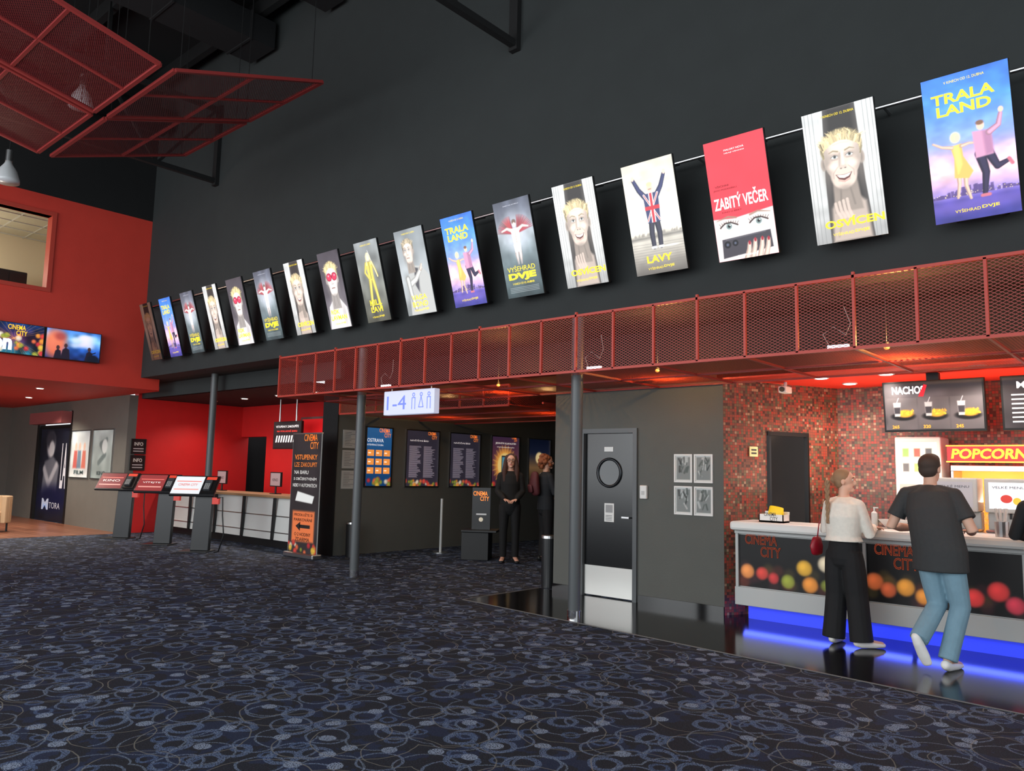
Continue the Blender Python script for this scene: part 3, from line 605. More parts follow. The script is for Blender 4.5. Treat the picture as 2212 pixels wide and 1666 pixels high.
def letters(kind,E):
    b=B(); y=-.03; Y=P(YEL,E) if kind!='dim' else P((120,90,30),E)
    z1=PH
    def foot(z=.06): b.text('VYŠEHRAD',-.06,z,.18,.03,y,Y); b.text('DVJE',.1,z,.12,.03,y,Y,.02)
    def head(): b.text('V KINECH OD 12. DUBNA',0,z1-.07,.28,.02,y,Y)
    if kind=='trala': b.text('TRALA',-.02,.94,.44,.08,y,Y,.03); b.text('LAND',-.02,.845,.38,.08,y,Y,.03); foot(.07); head()
    elif kind in('face','dim'): b.text('OSVÍCEN',.04,.13,.5,.085,y,Y,.03); foot(.06); head()
    elif kind=='lavy': b.text('LAVY',0,.12,.3,.075,y,Y,.03); foot(.05)
    elif kind=='zabity':
        w=P((245,245,242),E); k=P((110,10,24),E)
        b.text('ZABITÝ VEČER',0,.5,.54,.15,y,w,.02); b.text('VŠICHNI',-.17,.715,.14,.022,y,k); b.text('JSOU PODEZŘELÍ',-.14,.68,.24,.022,y,k); b.text('MALORY NOVÁ',0,1.04,.2,.02,y,w); b.text('HRAJÍ VŠICHNI',0,1.01,.2,.016,y,w); b.text('KINO U ŘEKY',-.1,.465,.2,.02,y,k); b.text('V KINECH',0,.03,.2,.014,y,w)
    elif kind=='vysehrad': b.text('VYŠEHRAD',0,.31,.46,.075,y,Y); b.text('DVJE',0,.195,.46,.1,y,Y,.06); b.text('V KINECH OD',-.09,.155,.18,.024,y,Y); b.text('12. DUBNA',.1,.155,.17,.024,y,Y,.02); b.text('KAŽDÝ MÁ SVÉ PEKLO',0,1.09,.26,.014,y,P((200,200,210),E))
    elif kind=='vaga': b.text('VAGA',.0,.2,.32,.07,y,Y,.01); b.text('BOND',.0,.11,.32,.07,y,Y,.01); foot(.05); head()
    elif kind=='kill': b.text('KILL',0,.24,.3,.08,y,Y,.02); b.text('LAVI',0,.14,.3,.08,y,Y,.02); foot(.06); head()
    elif kind=='glass': b.text('ROK',-.08,.22,.24,.07,y,Y,.02); b.text('LAVMAN',0,.13,.44,.07,y,Y,.02); foot(.06)
    return b
desc={'trala':'backlit film poster, dancing couple against a violet sunset','face':'backlit film poster, grinning blond man between pale planks','lavy':'backlit film poster, man in flag jacket raising arms','zabity':'backlit red film poster with eyes and a phone','vysehrad':'backlit misty film poster, bare-chested figure with red wings','vaga':'backlit grey film poster, man in pale suit jacket','kill':'backlit olive film poster, figure in a yellow suit','glass':'backlit film poster, blond man in pink sunglasses','dim':'dim brownish film poster of a smiling man'}
PX=[-1.52,-2.49,-3.45,-4.4,-5.37,-6.28,-7.2,-8.12,-9.03,-9.93,-10.84,-11.75,-12.65,-13.5,-14.37,-15.25,-16.1]
PK=['trala','face','zabity','lavy','face','vysehrad','trala','vaga','kill','glass','face','vysehrad','glass','face','vysehrad','trala','dim']
artm={}
TILT=math.atan(.34/1.11)
fo=None
for i,(x,k) in enumerate(zip(PX,PK)):
    e=top('film_poster',desc[k]+' on charcoal wall','poster',(x+PW/2+(.02 if i>3 else 0),7.0,3.71),rx=TILT,group='backlit film posters on the long wall')
    e.scale=(1 if i<4 else .93 if i<8 else .85 if i<13 else .78,1,1)
    if fo is None:
        fo=B().box(-PW/2,PW/2,-.02,.012,0,PH,M_bsteel).make('light_box',e,bevel=.003)
        bo=[B().bar((0,.012,1.04),(0,.34,1.08),.02,M_bsteel).make('wall_bracket',e,loc=(-.18,0,0)),B().bar((0,.012,.05),(0,.2,.0),.02,M_bsteel).make('wall_bracket',e,loc=(-.18,0,0))]
        for q in bo: copyto(q,e,(.18,0,0))
    else:
        copyto(fo,e)
        for q in bo: copyto(q,e); copyto(q,e,(.18,0,0))
    if k not in artm: artm[k]=(paint(k).make('poster_print',e,-.026,.95),letters(k,1.0).make('poster_lettering',e))
    else:
        for o in artm[k]: copyto(o,e)
b=B().cyl((-16.6,7.0,4.86),(3,7.0,4.86),.018,M_steel,n=10)
for i in range(11): b.cyl((-16.3+i*1.8,7.0,4.86),(-16.3+i*1.8,7.2,4.86),.012,M_steel,n=8)
b.make('poster_rail',label='long thin steel rail carrying the posters',cat='rail')
# ------------------------------------------------------------ helpers for flat things
OR=(240,130,50)
def cc(b,xc,z,w,y,m,outline=False):
    h=w*.27; b.text('CINEMA',xc-w*.06,z+h*1.15,w*.88,h,y,m,.0 if outline else .01,outline); b.text('CITY',xc+w*.2,z,w*.55,h,y,m,.0 if outline else .01,outline)
BK=[(240,150,60),(222,70,60),(236,190,70),(240,225,200),(150,160,60),(230,110,70),(200,50,60)]
def bk(c,x,z,r,col,a=.85):
    c.ell(x,z,r,r,mul(col,.75),.018,a); c.ell(x,z,r*.8,r*.8,mul(col,.95),.03,a*.7); c.ell(x-r*.2,z+r*.2,r*.4,r*.4,mul(col,1.1),r*.4,.4)
def bokeh(c,x0,x1,z0,z1,n,r=(.04,.09),seed=1,a=.85):
    rr=random.Random(seed)
    for i in range(n): q=rr.uniform(*r); bk(c,rr.uniform(x0,x1),rr.uniform(z0,z1),q,rr.choice(BK),a)
def framed(name,label,cat,loc,rz,w,h,draw,fm=M_steel,t=.03,group=None,fw=.025,E=.3,res=.008,bg=(128,128,128)):
    e=top(name,label,cat,loc,rz,group=group)
    b=B(); 
    for a in [(-w/2,-w/2+fw,0,h),(w/2-fw,w/2,0,h),(-w/2+fw,w/2-fw,0,fw),(-w/2+fw,w/2-fw,h-fw,h)]: b.box(a[0],a[1],-t,0,a[2],a[3],fm)
    b.make('frame',e)
    c=Cv(-w/2+.005,w/2-.005,.005,h-.005,res,bg,3); b=B(); draw(c,b,w,h); c.make('print',e,-.008,E)
    if b.v: b.make('lettering',e)
    return e
def scr1(c,b,w,h):
    c.grad([(0,(24,80,96)),(.5,(60,30,60)),(1,(16,44,90))]).noise(8,5,.6)
    bokeh(c,-w/2,w/2,0,h,26,(.02,.06),3)
    for i in range(30): a=c.r.uniform(0,6.28); c.limb([(0,.3),(.6*math.cos(a),.3+.6*math.sin(a))],.004,(250,170,90),.006,.5)
    b.text('on',-.2,.06,.34,.22,-.055,P((225,235,255),1.1),.05); cc(b,.05,.36,.34,-.056,P((250,190,40),1.1))
def scr2(c,b,w,h):
    c.grad([(0,(20,34,80)),(.35,(40,90,180)),(.7,(130,190,236)),(1,(60,110,190))]).noise(9,6,.3)
    c.ell(-.34,.3,.2,.28,(230,110,70),.1,.9); c.ell(-.25,.45,.1,.08,(150,60,60),.05,.8)
    for i in range(14): c.ell(c.r.uniform(.0,.45),c.r.uniform(.28,.5),.08,.05,(190+i*3,214,236),.04,.7)
    for px,s_ in ((-.28,.9),(-.14,1.1),(.3,1.0)): 
        c.poly([(px-.08*s_,0),(px+.08*s_,0),(px+.06*s_,.18*s_),(px,.22*s_),(px-.05*s_,.17*s_)],(30,24,38),.01); c.ell(px,.25*s_,.032,.042,(60,40,44),.008)
    c.ell(.38,.05,.12,.09,(16,22,36),.02); c.limb([(.3,.14),(.42,.2)],.02,(20,24,34),.006)
for yy,f,l in ((4.71,scr1,'wide led screen with colourful lights and logo on red wall'),(5.76,scr2,'wide led screen showing a blue cloudy adventure scene on red wall')):
    e=top('led_screen',l,'screen',(WX+.12,yy,3.63),math.pi/2,group='led screens on the red wall')
    B().box(-.52,.52,-.04,.115,0,.6,M_bsteel).make('screen_housing',e)
    c=Cv(-.5,.5,.01,.59,.006,(0,0,0),4); b=B(); f(c,b,1.0,.58); c.make('display',e,-.045,.95)
    if b.v: b.make('display_lettering',e)
def fm1(c,b,w,h):
    c.grad([(0,(214,216,212)),(1,(196,204,204))]).noise(5,5,.1)
    for px,col in ((-.3,(190,70,60)),(-.05,(90,110,130)),(.25,(200,90,70))): c.poly([(px-.14,.25),(px+.14,.25),(px+.1,.7),(px-.1,.7)],col,.03,.8); c.ell(px,.8,.07,.1,(216,180,160),.02)
    b.text('FILM',0,.1,.6,.1,-.02,P((80,100,100)),.02)
def fm2(c,b,w,h): 
    c.grad([(0,(150,162,158)),(1,(180,190,186))]).noise(5,5,.15); c.limb([(.2,.95),(-.15,.85),(.15,.6),(-.2,.4)],.14,(110,122,120),.03); c.ell(.1,.8,.16,.18,(206,212,208),.03)
    b.text('KINO',0,.1,.5,.1,-.014,P((60,74,74)),.02)
framed('framed_poster','silver framed pale film poster on grey lobby wall','poster',(-21.4,7.7,1.2),0,1.25,1.22,fm1,E=.3,res=.015)
framed('framed_poster','silver framed grey-green film poster on grey lobby wall','poster',(-20.0,7.7,1.2),0,1.25,1.22,fm2,E=.25,res=.015)
e=top('door_1','dark lobby door covered by a black and white film poster','door',(-23.4,7.75,0)); e['kind']='structure'
B().box(-1.3,-1.15,-.05,.1,0,2.95,M_bsteel).box(1.15,1.3,-.05,.1,0,2.95,M_bsteel).box(-1.15,1.15,0,.1,2.5,2.6,M_bsteel).make('door_frame',e)
B().box(-1.15,1.15,.02,.08,0,2.6,mat('navy_vinyl',(26,28,44),.4)).make('door_leaf',e)
c=Cv(-1.12,1.12,.05,2.5,.02,(30,32,46),2); c.noise(5,6,.3); c.ell(-.3,2.05,.3,.34,(190,190,196),.08); c.ell(-.35,2.2,.36,.24,(60,60,70),.08); c.ell(-.25,1.95,.2,.22,(214,214,216),.05)
c.poly([(-.8,.7),(.3,.7),(.4,1.5),(-.1,1.75),(-.7,1.6)],(110,112,122),.06); c.limb([(-.7,1.4),(-.3,1.0),(.2,1.5)],.2,(180,180,186),.06); c.ell(0,.6,1.2,.35,(22,24,60),.2)
c.make('door_print',e,.015,.12); b=B(); b.text('LA',.75,.9,.4,1.2,.008,P((220,220,226),.2),.02); b.text('M',-.4,.3,.5,.3,.008,P((200,210,230),.2),.03); b.text('TORA',.3,.35,.8,.16,.008,P((200,200,210),.2)); b.make('door_lettering',e)
B().box(-1.2,1.2,-.3,-.05,2.62,2.93,mat('pink_box',(160,90,90),.5)).make('air_curtain',e,label='dull pink air curtain box')
e=top('tub_chair','beige upholstered tub chair on the wooden floor','chair',(-20.5,5.6,.005),rz=.6)
M_bei=mat('beige_fabric',(196,166,130),.9)
B().box(-.3,.3,-.3,.25,.2,.45,M_bei).make('seat',e,bevel=.06)
b=B(); 
for i in range(15):
    a=math.pi*(-.05)+i*math.pi*1.1/14; a2=a+math.pi*1.1/14; b.bar((.36*math.cos(a),.34*math.sin(a)-.02,.5),(.36*math.cos(a2),.34*math.sin(a2)-.02,.5),.12,M_bei,.6)
b.make('backrest',e,bevel=.02)
for sx in(-.25,.25):
    for sy in(-.22,.2): B().cyl((sx,sy,0),(sx,sy,.22),.02,M_bsteel).make('leg',e)
# ------------------------------------------------------------ ticket area
e=top('ticket_counter','long white panelled ticket counter with dark ribs and wooden edge','counter',(-15.55,8.6,0))
b=B().box(-3.1,3.05,0.05,.6,.16,.99,M_white)
for z in (.3,.62): b.box(-3.1,3.05,.035,.05,z,z+.02,M_steel)
b.make('counter_front',e)
r0=B().bar((0,.03,.16),(.12,-.02,.98),.05,M_kiosk).make('rib',e,loc=(-2.9,0,0))
for i in range(1,6): copyto(r0,e,(-2.9+i*1.15,0,0))
B().box(-3.1,3.05,.15,.6,0,.16,M_bsteel).make('plinth',e)
B().box(-3.12,3.08,-.08,.68,.99,1.04,mat('wood_edge',(170,130,92),.4)).make('worktop',e,bevel=.008)
for x in (-16.6,-14.4):
    e=top('ticket_screen','small monitor standing on the ticket counter','monitor',(x,9.0,1.04))
    B().box(-.1,.1,-.08,.08,0,.015,M_kiosk).cyl((0,0,.015),(0,0,.2),.02,M_kiosk).make('monitor_stand',e); B().box(-.2,.2,-.02,.02,.15,.45,M_kiosk).make('monitor_body',e)
    b=B().rect(-.18,.18,.17,.43,-.022,P((180,150,150),.3)); b.text('KINO',0,.26,.2,.06,-.024,P((60,20,20))); b.make('display',e)
e=top('menu_board','hanging monitor announcing ticket sales in the red ticket area','screen',(-15.3,9.8,2.0))
B().cyl((-.36,0,.6),(-.36,0,1.13),.02,M_steel).make('ceiling_rod',e);B().cyl((.3,0,.6),(.3,0,1.13),.02,M_steel).make('ceiling_rod',e)
B().box(-.55,.55,-.03,.03,0,.62,M_bsteel).make('screen_housing',e)
b=B().rect(-.53,.53,.02,.6,-.032,P((26,22,26),.3)); b.text('VSTUPENKY ZAKOUPÍTE',0,.48,.9,.06,-.034,P((240,240,240),.8)); b.text('NA POKLADNĚ BARU',0,.38,.8,.05,-.034,P((230,60,50),.8)); 
for i in range(9): b.poly([(-.45+i*.1,.15),(-.4+i*.1,.15),(-.36+i*.1,.3),(-.41+i*.1,.3)],-.034,P((235,235,235),.8))
b.make('display',e)
M_redp=mat('red_backlit_panel',(220,30,34),.4,emit=.4)
e=top('display_frame','tall red backlit panel in thin metal frame behind the ticket counter','panel',(-14.6,10.3,0))
B().box(-.9,.9,0,.03,.0,2.7,M_redp).make('panel_face',e); B().box(-.95,-.9,-.02,.04,0,2.75,M_steel).box(.9,.95,-.02,.04,0,2.75,M_steel).box(-.9,.9,-.02,.04,2.7,2.75,M_steel).make('panel_frame',e)
for z in (1.82,1.44):
    def dq(c,b,w,h): c.C[:]=(46,32,34); c.noise(6,6,.2); b.text('INFO',0,.2,.2,.08,-.014,P((220,210,200),.2)); b.rect(-.12,.12,.06,.08,-.014,P((200,190,190))); b.rect(-.12,.12,.12,.14,-.014,P((200,190,190)))
    framed('notice_plaque','small dark framed notice on scarlet wall','notice',(-18.7,7.98,z),math.pi/2,.34,.36,dq,M_bsteel,E=0,res=.03)
def kiosk(x,y,col,txt,lab):
    e=top('ticket_kiosk',lab,'kiosk',(x,y,0),rz=.72,group='self-service ticket kiosks')
    B().box(-.3,.25,-.25,.2,0,.02,M_kiosk).make('base_plate',e,bevel=.005)
    b=B(); b.add([(-.14,-.05,.02),(.2,-.05,.02),(.2,.07,.02),(-.14,.07,.02),(-.1,-.02,1.1),(.22,-.02,1.1),(.22,.1,1.2),(-.1,.1,1.2)],[(3,2,1,0),(4,5,6,7),(0,1,5,4),(1,2,6,5),(2,3,7,6),(3,0,4,7)],M_kiosk); b.make('post',e,bevel=.01)
    h=bpy.data.objects.new('kiosk_head',None); COL.objects.link(h); h.parent=e; h.location=(-.14,0,1.22); h.rotation_euler=(math.radians(-42),0,0)
    B().box(-.42,.42,0,.05,-.24,.24,M_kiosk).make('head_shell',h,bevel=.01)
    b=B().rect(-.4,.14,-.21,.21,-.002,P(col,.6)); b.rect(-.36,.1,.08,.1,-.004,P((230,120,110),.6)); b.text(txt,-.13,-.02,.36,.06,-.004,P((240,236,230) if col[1]<200 else (200,60,50),.6)); b.rect(-.36,.1,-.12,-.09,-.004,P((230,160,150),.6)); b.make('touchscreen',h)
    b=B().box(.17,.4,-.02,0,-.2,.2,M_bsteel).box(.2,.32,-.05,-.02,-.14,.1,mat('pinpad_grey',(70,74,78),.4)); b.rect(.19,.38,.12,.19,-.024,P((220,70,50),.5))
    for i in range(3):
        for j in range(4): b.box(.212+i*.034,.236+i*.034,-.056,-.05,-.12+j*.035,-.1+j*.035,M_lgrey)
    b.make('pin_pad',h,label='card reader pin pad'); 
    B().box(.24,.36,-.1,-.02,.88,1.0,mat('red_reader',(214,50,34),.4,emit=.2)).make('ticket_slot',e,label='red ticket slot')
    return e
kiosk(-14.1,7.25,(225,228,230),'CINEMA CITY','black self-service kiosk with bright white screen')
kiosk(-15.75,7.3,(150,60,60),'VÍTEJTE','black self-service kiosk with red and white screen')
kiosk(-17.45,7.2,(120,44,48),'KINO','black self-service kiosk with dark red screen')
for x in (-13.8,-17.05):
    B().tube([(x+.2,7.3,1.0),(x+.3,7.35,1.02),(x+.42,7.3,.7),(x+.5,7.3,.35),(x+.35,7.3,.05),(x+.2,7.3,.02)],.012,M_bsteel).make('kiosk_cable',label='black cable looping from kiosk to the floor',cat='cable',smooth=True)
e=top('roll_up_banner','tall roll-up banner with orange and white ticket information','banner',(-12.08,8.15,0))
B().box(-.46,.46,-.1,.1,0,.09,M_steel).make('banner_base',e,bevel=.02)
c=Cv(-.44,.44,.09,2.2,.011,(52,46,48),5); c.noise(4,9,.12); c.poly([(-.34,.28),(.34,.28),(.34,.82),(-.34,.82)],(232,122,72),.03)
bokeh(c,-.42,.42,.1,.26,16,(.03,.06),5); c.poly([(-.28,1.0),(.25,.96),(.3,1.09),(-.22,1.17)],(236,236,232),.01)
c.make('banner_print',e,-.012,.25)
b=B(); w=P((236,232,226),.35); o=P(OR,.4); y=-.018; k=P((40,32,30))
cc(b,.15,1.93,.46,y,o); b.text('VSTUPENKY',0,1.74,.7,.09,y,o,.01); b.text('LZE ZAKOUPIT',0,1.61,.7,.08,y,o); b.text('NA BARU',-.12,1.48,.44,.065,y,w); b.text('S OBČERSTVENÍM',0,1.37,.7,.065,y,w); b.text('NEBO V AUTOMATECH',0,1.25,.74,.06,y,w)
b.text('PRODLUŽTE SI',0,.73,.56,.06,y,k); b.text('PARKOVÁNÍ',0,.64,.56,.065,y,k); b.text('O 2 HODINY',0,.38,.5,.06,y,k); b.text('ZDARMA',0,.29,.44,.065,y,k); b.rect(-.1,.22,.52,.58,y,k); b.poly([(-.22,.55),(-.08,.47),(-.08,.63)],y,k)
b.make('banner_lettering',e)
B().box(-.45,.45,-.008,.006,.09,2.2,M_lgrey).cyl((0,.03,.09),(0,.03,2.2),.012,M_steel).box(-.45,.45,-.015,.015,2.2,2.225,M_steel).make('banner_backing',e)
for z in (1.98,1.6,1.22):
    e=top('notice_sheet','white printed notice sheet in a clear holder','notice',(-12,9.02,z),math.pi/2,group='notice sheets on the partition')
    b=B().box(-.16,.16,-.012,0,0,.34,P((176,176,172))); 
    for i in range(9): b.rect(-.12,.05+.07*math.sin(i*2),.05+i*.03,.056+i*.03,-.014,P((70,70,72)))
    b.make('sheet',e)
def hp0(c,b,w,h):
    c.grad([(0,(16,60,110)),(1,(40,96,150))]); bokeh(c,-w/2,w/2,.0,.16,18,(.03,.06),2)
    cc(b,.14,h-.2,.3,-.02,P(OR,.9)); b.text('OSTRAVA',-.1,h-.3,.4,.07,-.02,P((240,240,240),.8)); b.text('OTEVÍRACÍ DOBA',-.1,h-.37,.4,.04,-.02,P((240,240,240),.8))
    for i in range(3):
        for j in range(3): b.rect(-.28+i*.2,-.12+i*.2,.26+j*.17,.38+j*.17,-.014,P((238,150,70),.7)); b.rect(-.26+i*.2,-.2+i*.2,.31+j*.17,.33+j*.17,-.016,P((250,240,220),.8))
def hp1(c,b,w,h):
    c.C[:]=(50,46,58); c.noise(4,4,.1); bokeh(c,-w/2,w/2,.02,.13,26,(.025,.05),8)
    cc(b,w/2-.2,h-.18,.26,-.02,P(OR,.8)); b.text('NÁVŠTĚVNÍ ŘÁD',-.1,h-.24,.5,.04,-.02,P((240,230,230),.7))
    rr=random.Random(4)
    for cx in (-.36,.03):
        for i in range(34): b.rect(cx,cx+rr.uniform(.2,.33),.2+i*.019,.209+i*.019,-.013,P((170,160,176),.35))
def hp3(c,b,w,h):
    c.grad([(0,(60,36,56)),(.5,(110,60,70)),(1,(60,40,66))]); c.ell(0,.5,.34,.38,(240,160,70),.1); c.ell(0,.5,.25,.28,(250,214,130),.03)
    for i in range(24): a=i*.262; c.limb([(.28*math.cos(a),.5+.3*math.sin(a)),(.42*math.cos(a),.5+.46*math.sin(a))],.02,(250,190,90),.01,.6)
    c.poly([(-.12,.28),(.12,.28),(.12,.72),(-.12,.72)],(30,28,36),.01); c.poly([(-.1,.31),(.1,.31),(.1,.69),(-.1,.69)],(90,150,170),.01); c.ell(0,.5,.07,.1,(220,180,160),.02); bokeh(c,-w/2,w/2,.02,.15,20,(.03,.06),12)
    b.text('JEDINÝM KLIKNUTÍM',0,h-.2,.7,.06,-.02,P((245,235,225),.8)); b.text('VSTUPTE DO FILMOVÉHO SVĚTA',0,h-.27,.6,.03,-.02,P((245,235,225),.8)); cc(b,w/2-.18,h-.12,.2,-.02,P(OR,.8))
def hp4(c,b,w,h):
    c.grad([(0,(20,16,14)),(.4,(120,90,60)),(.7,(24,30,50)),(1,(10,16,34))]); c.ell(0,.7,.14,.14,(240,210,150),.03); b.text('ON',0,.2,.5,.14,-.014,P((240,240,240),.7))
HP=[(9.72,.68,hp0,'blue framed opening hours poster on hallway wall'),(10.86,.93,hp1,'framed dark house rules poster with two text columns'),(12.1,.95,hp1,'framed dark house rules poster with two text columns'),(13.42,.97,hp3,'framed purple poster with glowing sun and phone'),(14.66,.85,hp4,'framed night scene film poster in hallway')]
for yy,w,f,l in HP: framed('framed_poster',l,'poster',(-12,yy,1.25),math.pi/2,w,1.17,f,M_steel if f!=hp0 else M_bsteel,group='framed posters in the hallway',E=.6,res=.012)
e=top('hanging_sign','white illuminated hanging sign with screen numbers and toilet symbols','sign',(-7.94,6.95,2.34))
B().box(-.51,.51,-.05,.05,0,.33,mat('sign_case',(200,205,220),.4,emit=.45,ecol=(205,210,240))).make('sign_case',e,bevel=.01)
for x in (-.4,.4): B().cyl((x,0,.33),(x,0,.365),.01,M_steel).make('sign_rod',e)
b=B(); bl=P((96,112,240),1.0); y=-.053
b.text('1-4',-.24,.07,.4,.19,y,bl,0)
for cx,k in ((.11,0),(.26,1),(.41,0)):
    b.ring(cx,.26,.028,.012,y,bl,16)
    if k: b.limb([(cx,.23),(cx-.045,.09),(cx+.045,.09),(cx,.23)],.012,y,bl)
    else: b.limb([(cx-.03,.22),(cx-.03,.07)],.012,y,bl); b.limb([(cx+.03,.22),(cx+.03,.07)],.012,y,bl); b.limb([(cx-.03,.22),(cx+.03,.22)],.012,y,bl)
b.make('sign_symbols',e,label='blue neon numbers and symbols')
def bin_(x,y,h,r,lab):
    e=top('litter_bin',lab,'bin',(x,y,0.0))
    B().loft([(0,0,0),(0,0,h*.95)],[r*.92,r],mat('bin_black',(30,31,33),.35),cap=False,n=24).make('bin_body',e,smooth=False)
    B().loft([(0,0,h*.95),(0,0,h)],[r*1.04,r*1.02],M_steel,cap=False,n=24).cyl((0,0,h),(0,0,h+.004),r*.7,M_bsteel).make('bin_rim',e)
bin_(-11.72,8.95,.62,.11,'slim black litter bin beside the partition'); bin_(-6.95,8.75,.72,.11,'black litter bin with steel rim at the hallway corner')
e=top('stanchion','slim white barrier post on round foot','barrier post',(-11.2,10.7,0)); B().cyl((0,0,0),(0,0,.02),.15,M_steel).make('foot',e); B().cyl((0,0,.02),(0,0,1.05),.025,M_lgrey).make('post',e)
e=top('podium','black ticket check podium with logo panel','podium',(-9.95,10.55,0),rz=.6)
B().box(-.35,.15,-.2,.3,.0,.5,M_bsteel).box(-.35,.3,-.25,.3,.5,.54,M_kiosk).make('podium_body',e,bevel=.01)
B().box(-.2,.14,.0,.04,.54,1.3,M_kiosk).make('panel',e); b=B(); cc(b,-.03,1.06,.3,-.005,P(OR,1.1)); b.rect(-.12,.07,.8,.83,-.005,P((160,160,160),.4)); b.disc(-.03,.72,.04,-.005,P((190,180,160),.5)); b.make('panel_print',e)
# ------------------------------------------------------------ service door
e=top('door_3','black service door with round porthole and steel kick plate','door',(-5.85,8.62,0)); e['kind']='structure'
M_dk=mat('door_black',(11,12,14),.2)
B().box(-.45,-.39,-.05,.12,0,2.2,M_col).box(.39,.45,-.05,.12,0,2.2,M_col).box(-.39,.39,-.05,.12,2.14,2.2,M_col).make('door_frame',e)
B().box(-.39,.39,.0,.05,.01,2.14,M_dk).make('door_leaf',e,bevel=.004)
b=B(); n=40
V=[];
for i in range(n):
    a=2*math.pi*i/n
    for r,yy in ((.2,0),(.195,-.02),(.165,-.02),(.16,0.0)): V.append((math.cos(a)*r,yy,1.62+math.sin(a)*r*1.0))
b.add(V,[(4*i+j,4*((i+1)%n)+j,4*((i+1)%n)+j+1,4*i+j+1) for i in range(n) for j in range(3)],mat('porthole_rim',(40,43,46),.3,.6)); b.make('porthole_rim',e,smooth=True)
B().disc(0,1.62,.165,-.004,mat('porthole_glass',(34,38,42),.05)).make('porthole_glass',e)
B().box(-.38,.38,-.008,0,.02,.4,mat('kick_plate_steel',(205,205,200),.35,.6)).make('kick_plate',e,label='brushed steel kick plate')
B().box(-.08,.06,-.006,0,1.9,1.96,M_white).make('name_label',e)
b=B().box(-.07,.08,-.006,0,.98,1.22,M_white); b.rect(-.05,.06,1.1,1.2,-.008,P((150,150,150))); 
for i in range(4): b.rect(-.05,.05,1.0+i*.02,1.006+i*.02,-.008,P((60,60,60)))
b.make('notice',e)
B().cyl((.33,-.05,1.05),(.33,0,1.05),.012,M_steel).box(.23,.34,-.06,-.045,1.04,1.06,M_steel).make('handle',e,label='steel lever handle')
e=top('wall_switch','white wall intercom unit on grey wall','switch',(-5.3,8.6,1.3)); B().box(-.05,.05,-.04,0,0,.17,M_white).make('switch_body',e,bevel=.01); B().box(-.02,.02,-.045,-.04,.05,.1,M_lgrey).make('button',e)
i=0
for x in (-4.745,-4.475):
    for z in (1.52,1.13):
        sd=i; i+=1
        def dr(c,b,w,h,sd=sd):
            c.C[:]=(206,208,204); c.poly([(-w/2+.03,.035),(w/2-.03,.035),(w/2-.03,h-.035),(-w/2+.03,h-.035)],(128,134,132),.004); rr=random.Random(sd)
            for _ in range(14): cx=rr.uniform(-.06,.06); cz=rr.uniform(.07,h-.08); c.limb([(cx,cz),(cx+rr.uniform(-.04,.04),cz+.06)],rr.uniform(.01,.03),rr.choice([(50,52,50),(190,196,194),(80,88,84)]),.006,.8)
        framed('framed_photograph','small white framed black and white photograph on grey wall','picture',(x,8.6,z),0,.245,.345,dr,M_white,.02,'four small framed photographs',.018,0.0,.005)
# ------------------------------------------------------------ snack bar counter
CY=8.45
e=top('snack_counter','long pale grey snack counter with dark bokeh panels, blue underlight','counter',(0,CY,.004))
b=B().box(-4.0,3.5,0.03,.5,.17,1.0,M_lgrey); b.box(-4.02,3.5,0,.03,.17,.37,M_lgrey); b.box(-4.02,3.5,0,.03,.96,1.0,M_lgrey)
b.make('counter_body',e,bevel=.006)
dv=B().box(-.015,.015,-.005,.03,.37,.96,M_lgrey).make('panel_divider',e,loc=(-3.99,0,0))
for i in range(1,5): copyto(dv,e,(-3.99+i*1.38,0,0))
B().box(-4.04,3.5,-.09,.52,1.0,1.1,M_white).make('countertop',e,bevel=.03)
B().box(-3.95,3.5,.2,.45,0,.17,mat('toe_kick_blue',(40,60,190),.5,emit=.55,ecol=(50,70,255))).make('toe_kick',e,label='blue glowing recessed toe kick')
pos=[[(.1,.17,.08,(240,150,80)),(.27,.16,.07,(214,70,60)),(.74,.26,.085,(236,180,60)),(.97,.32,.085,(240,224,190)),(.56,.1,.075,(150,160,60)),(.8,.09,.085,(240,150,60)),(1.13,.11,.085,(240,140,60)),(1.24,.22,.08,(226,190,100)),(.4,.12,.06,(200,60,60)),(.97,.1,.06,(120,130,50))],
     [(.07,.2,.085,(222,110,60)),(.2,.13,.075,(214,100,60)),(.36,.17,.085,(240,160,60)),(.52,.1,.075,(236,150,60)),(.75,.25,.08,(226,80,60)),(.95,.14,.085,(224,60,60)),(1.15,.22,.09,(222,60,60)),(1.28,.11,.08,(210,60,80)),(.62,.22,.06,(140,150,60))]]
for k in range(4):
    px=-3.975+k*1.38
    c=Cv(0,1.35,.38,.95,.008,(12,11,12),k+3); c.noise(9,5,.3); rr=random.Random(k+20)
    for q in range(24): c.ell(rr.uniform(0,1.35),.38+rr.uniform(0,.28),.06,.06,rr.choice([(90,40,30),(70,60,30),(60,30,36)]),.03,.5)
    for a,z,r,cl in pos[k%2]: bk(c,a,.38+max(z,r*.6),r,cl,.8)
    bp=c.make('bokeh_panel',e,.02,.5,loc=(px,0,0),label='dark panel with coloured bokeh lights')
    b=B(); cc(b,.29,.72,.42,.012,P((186,98,62),.35),True); b.make('panel_lettering',e,loc=(px,0,0))
e=top('back_counter','red fronted worktop against the mosaic wall','counter',(0,9.72,.004)); B().box(-3.2,3.5,0,.48,0,.9,mat('back_counter_red',(110,30,28),.4)).make('cabinet_body',e); B().box(-3.22,3.5,-.02,.49,.9,.94,M_lgrey).make('worktop',e,bevel=.006)
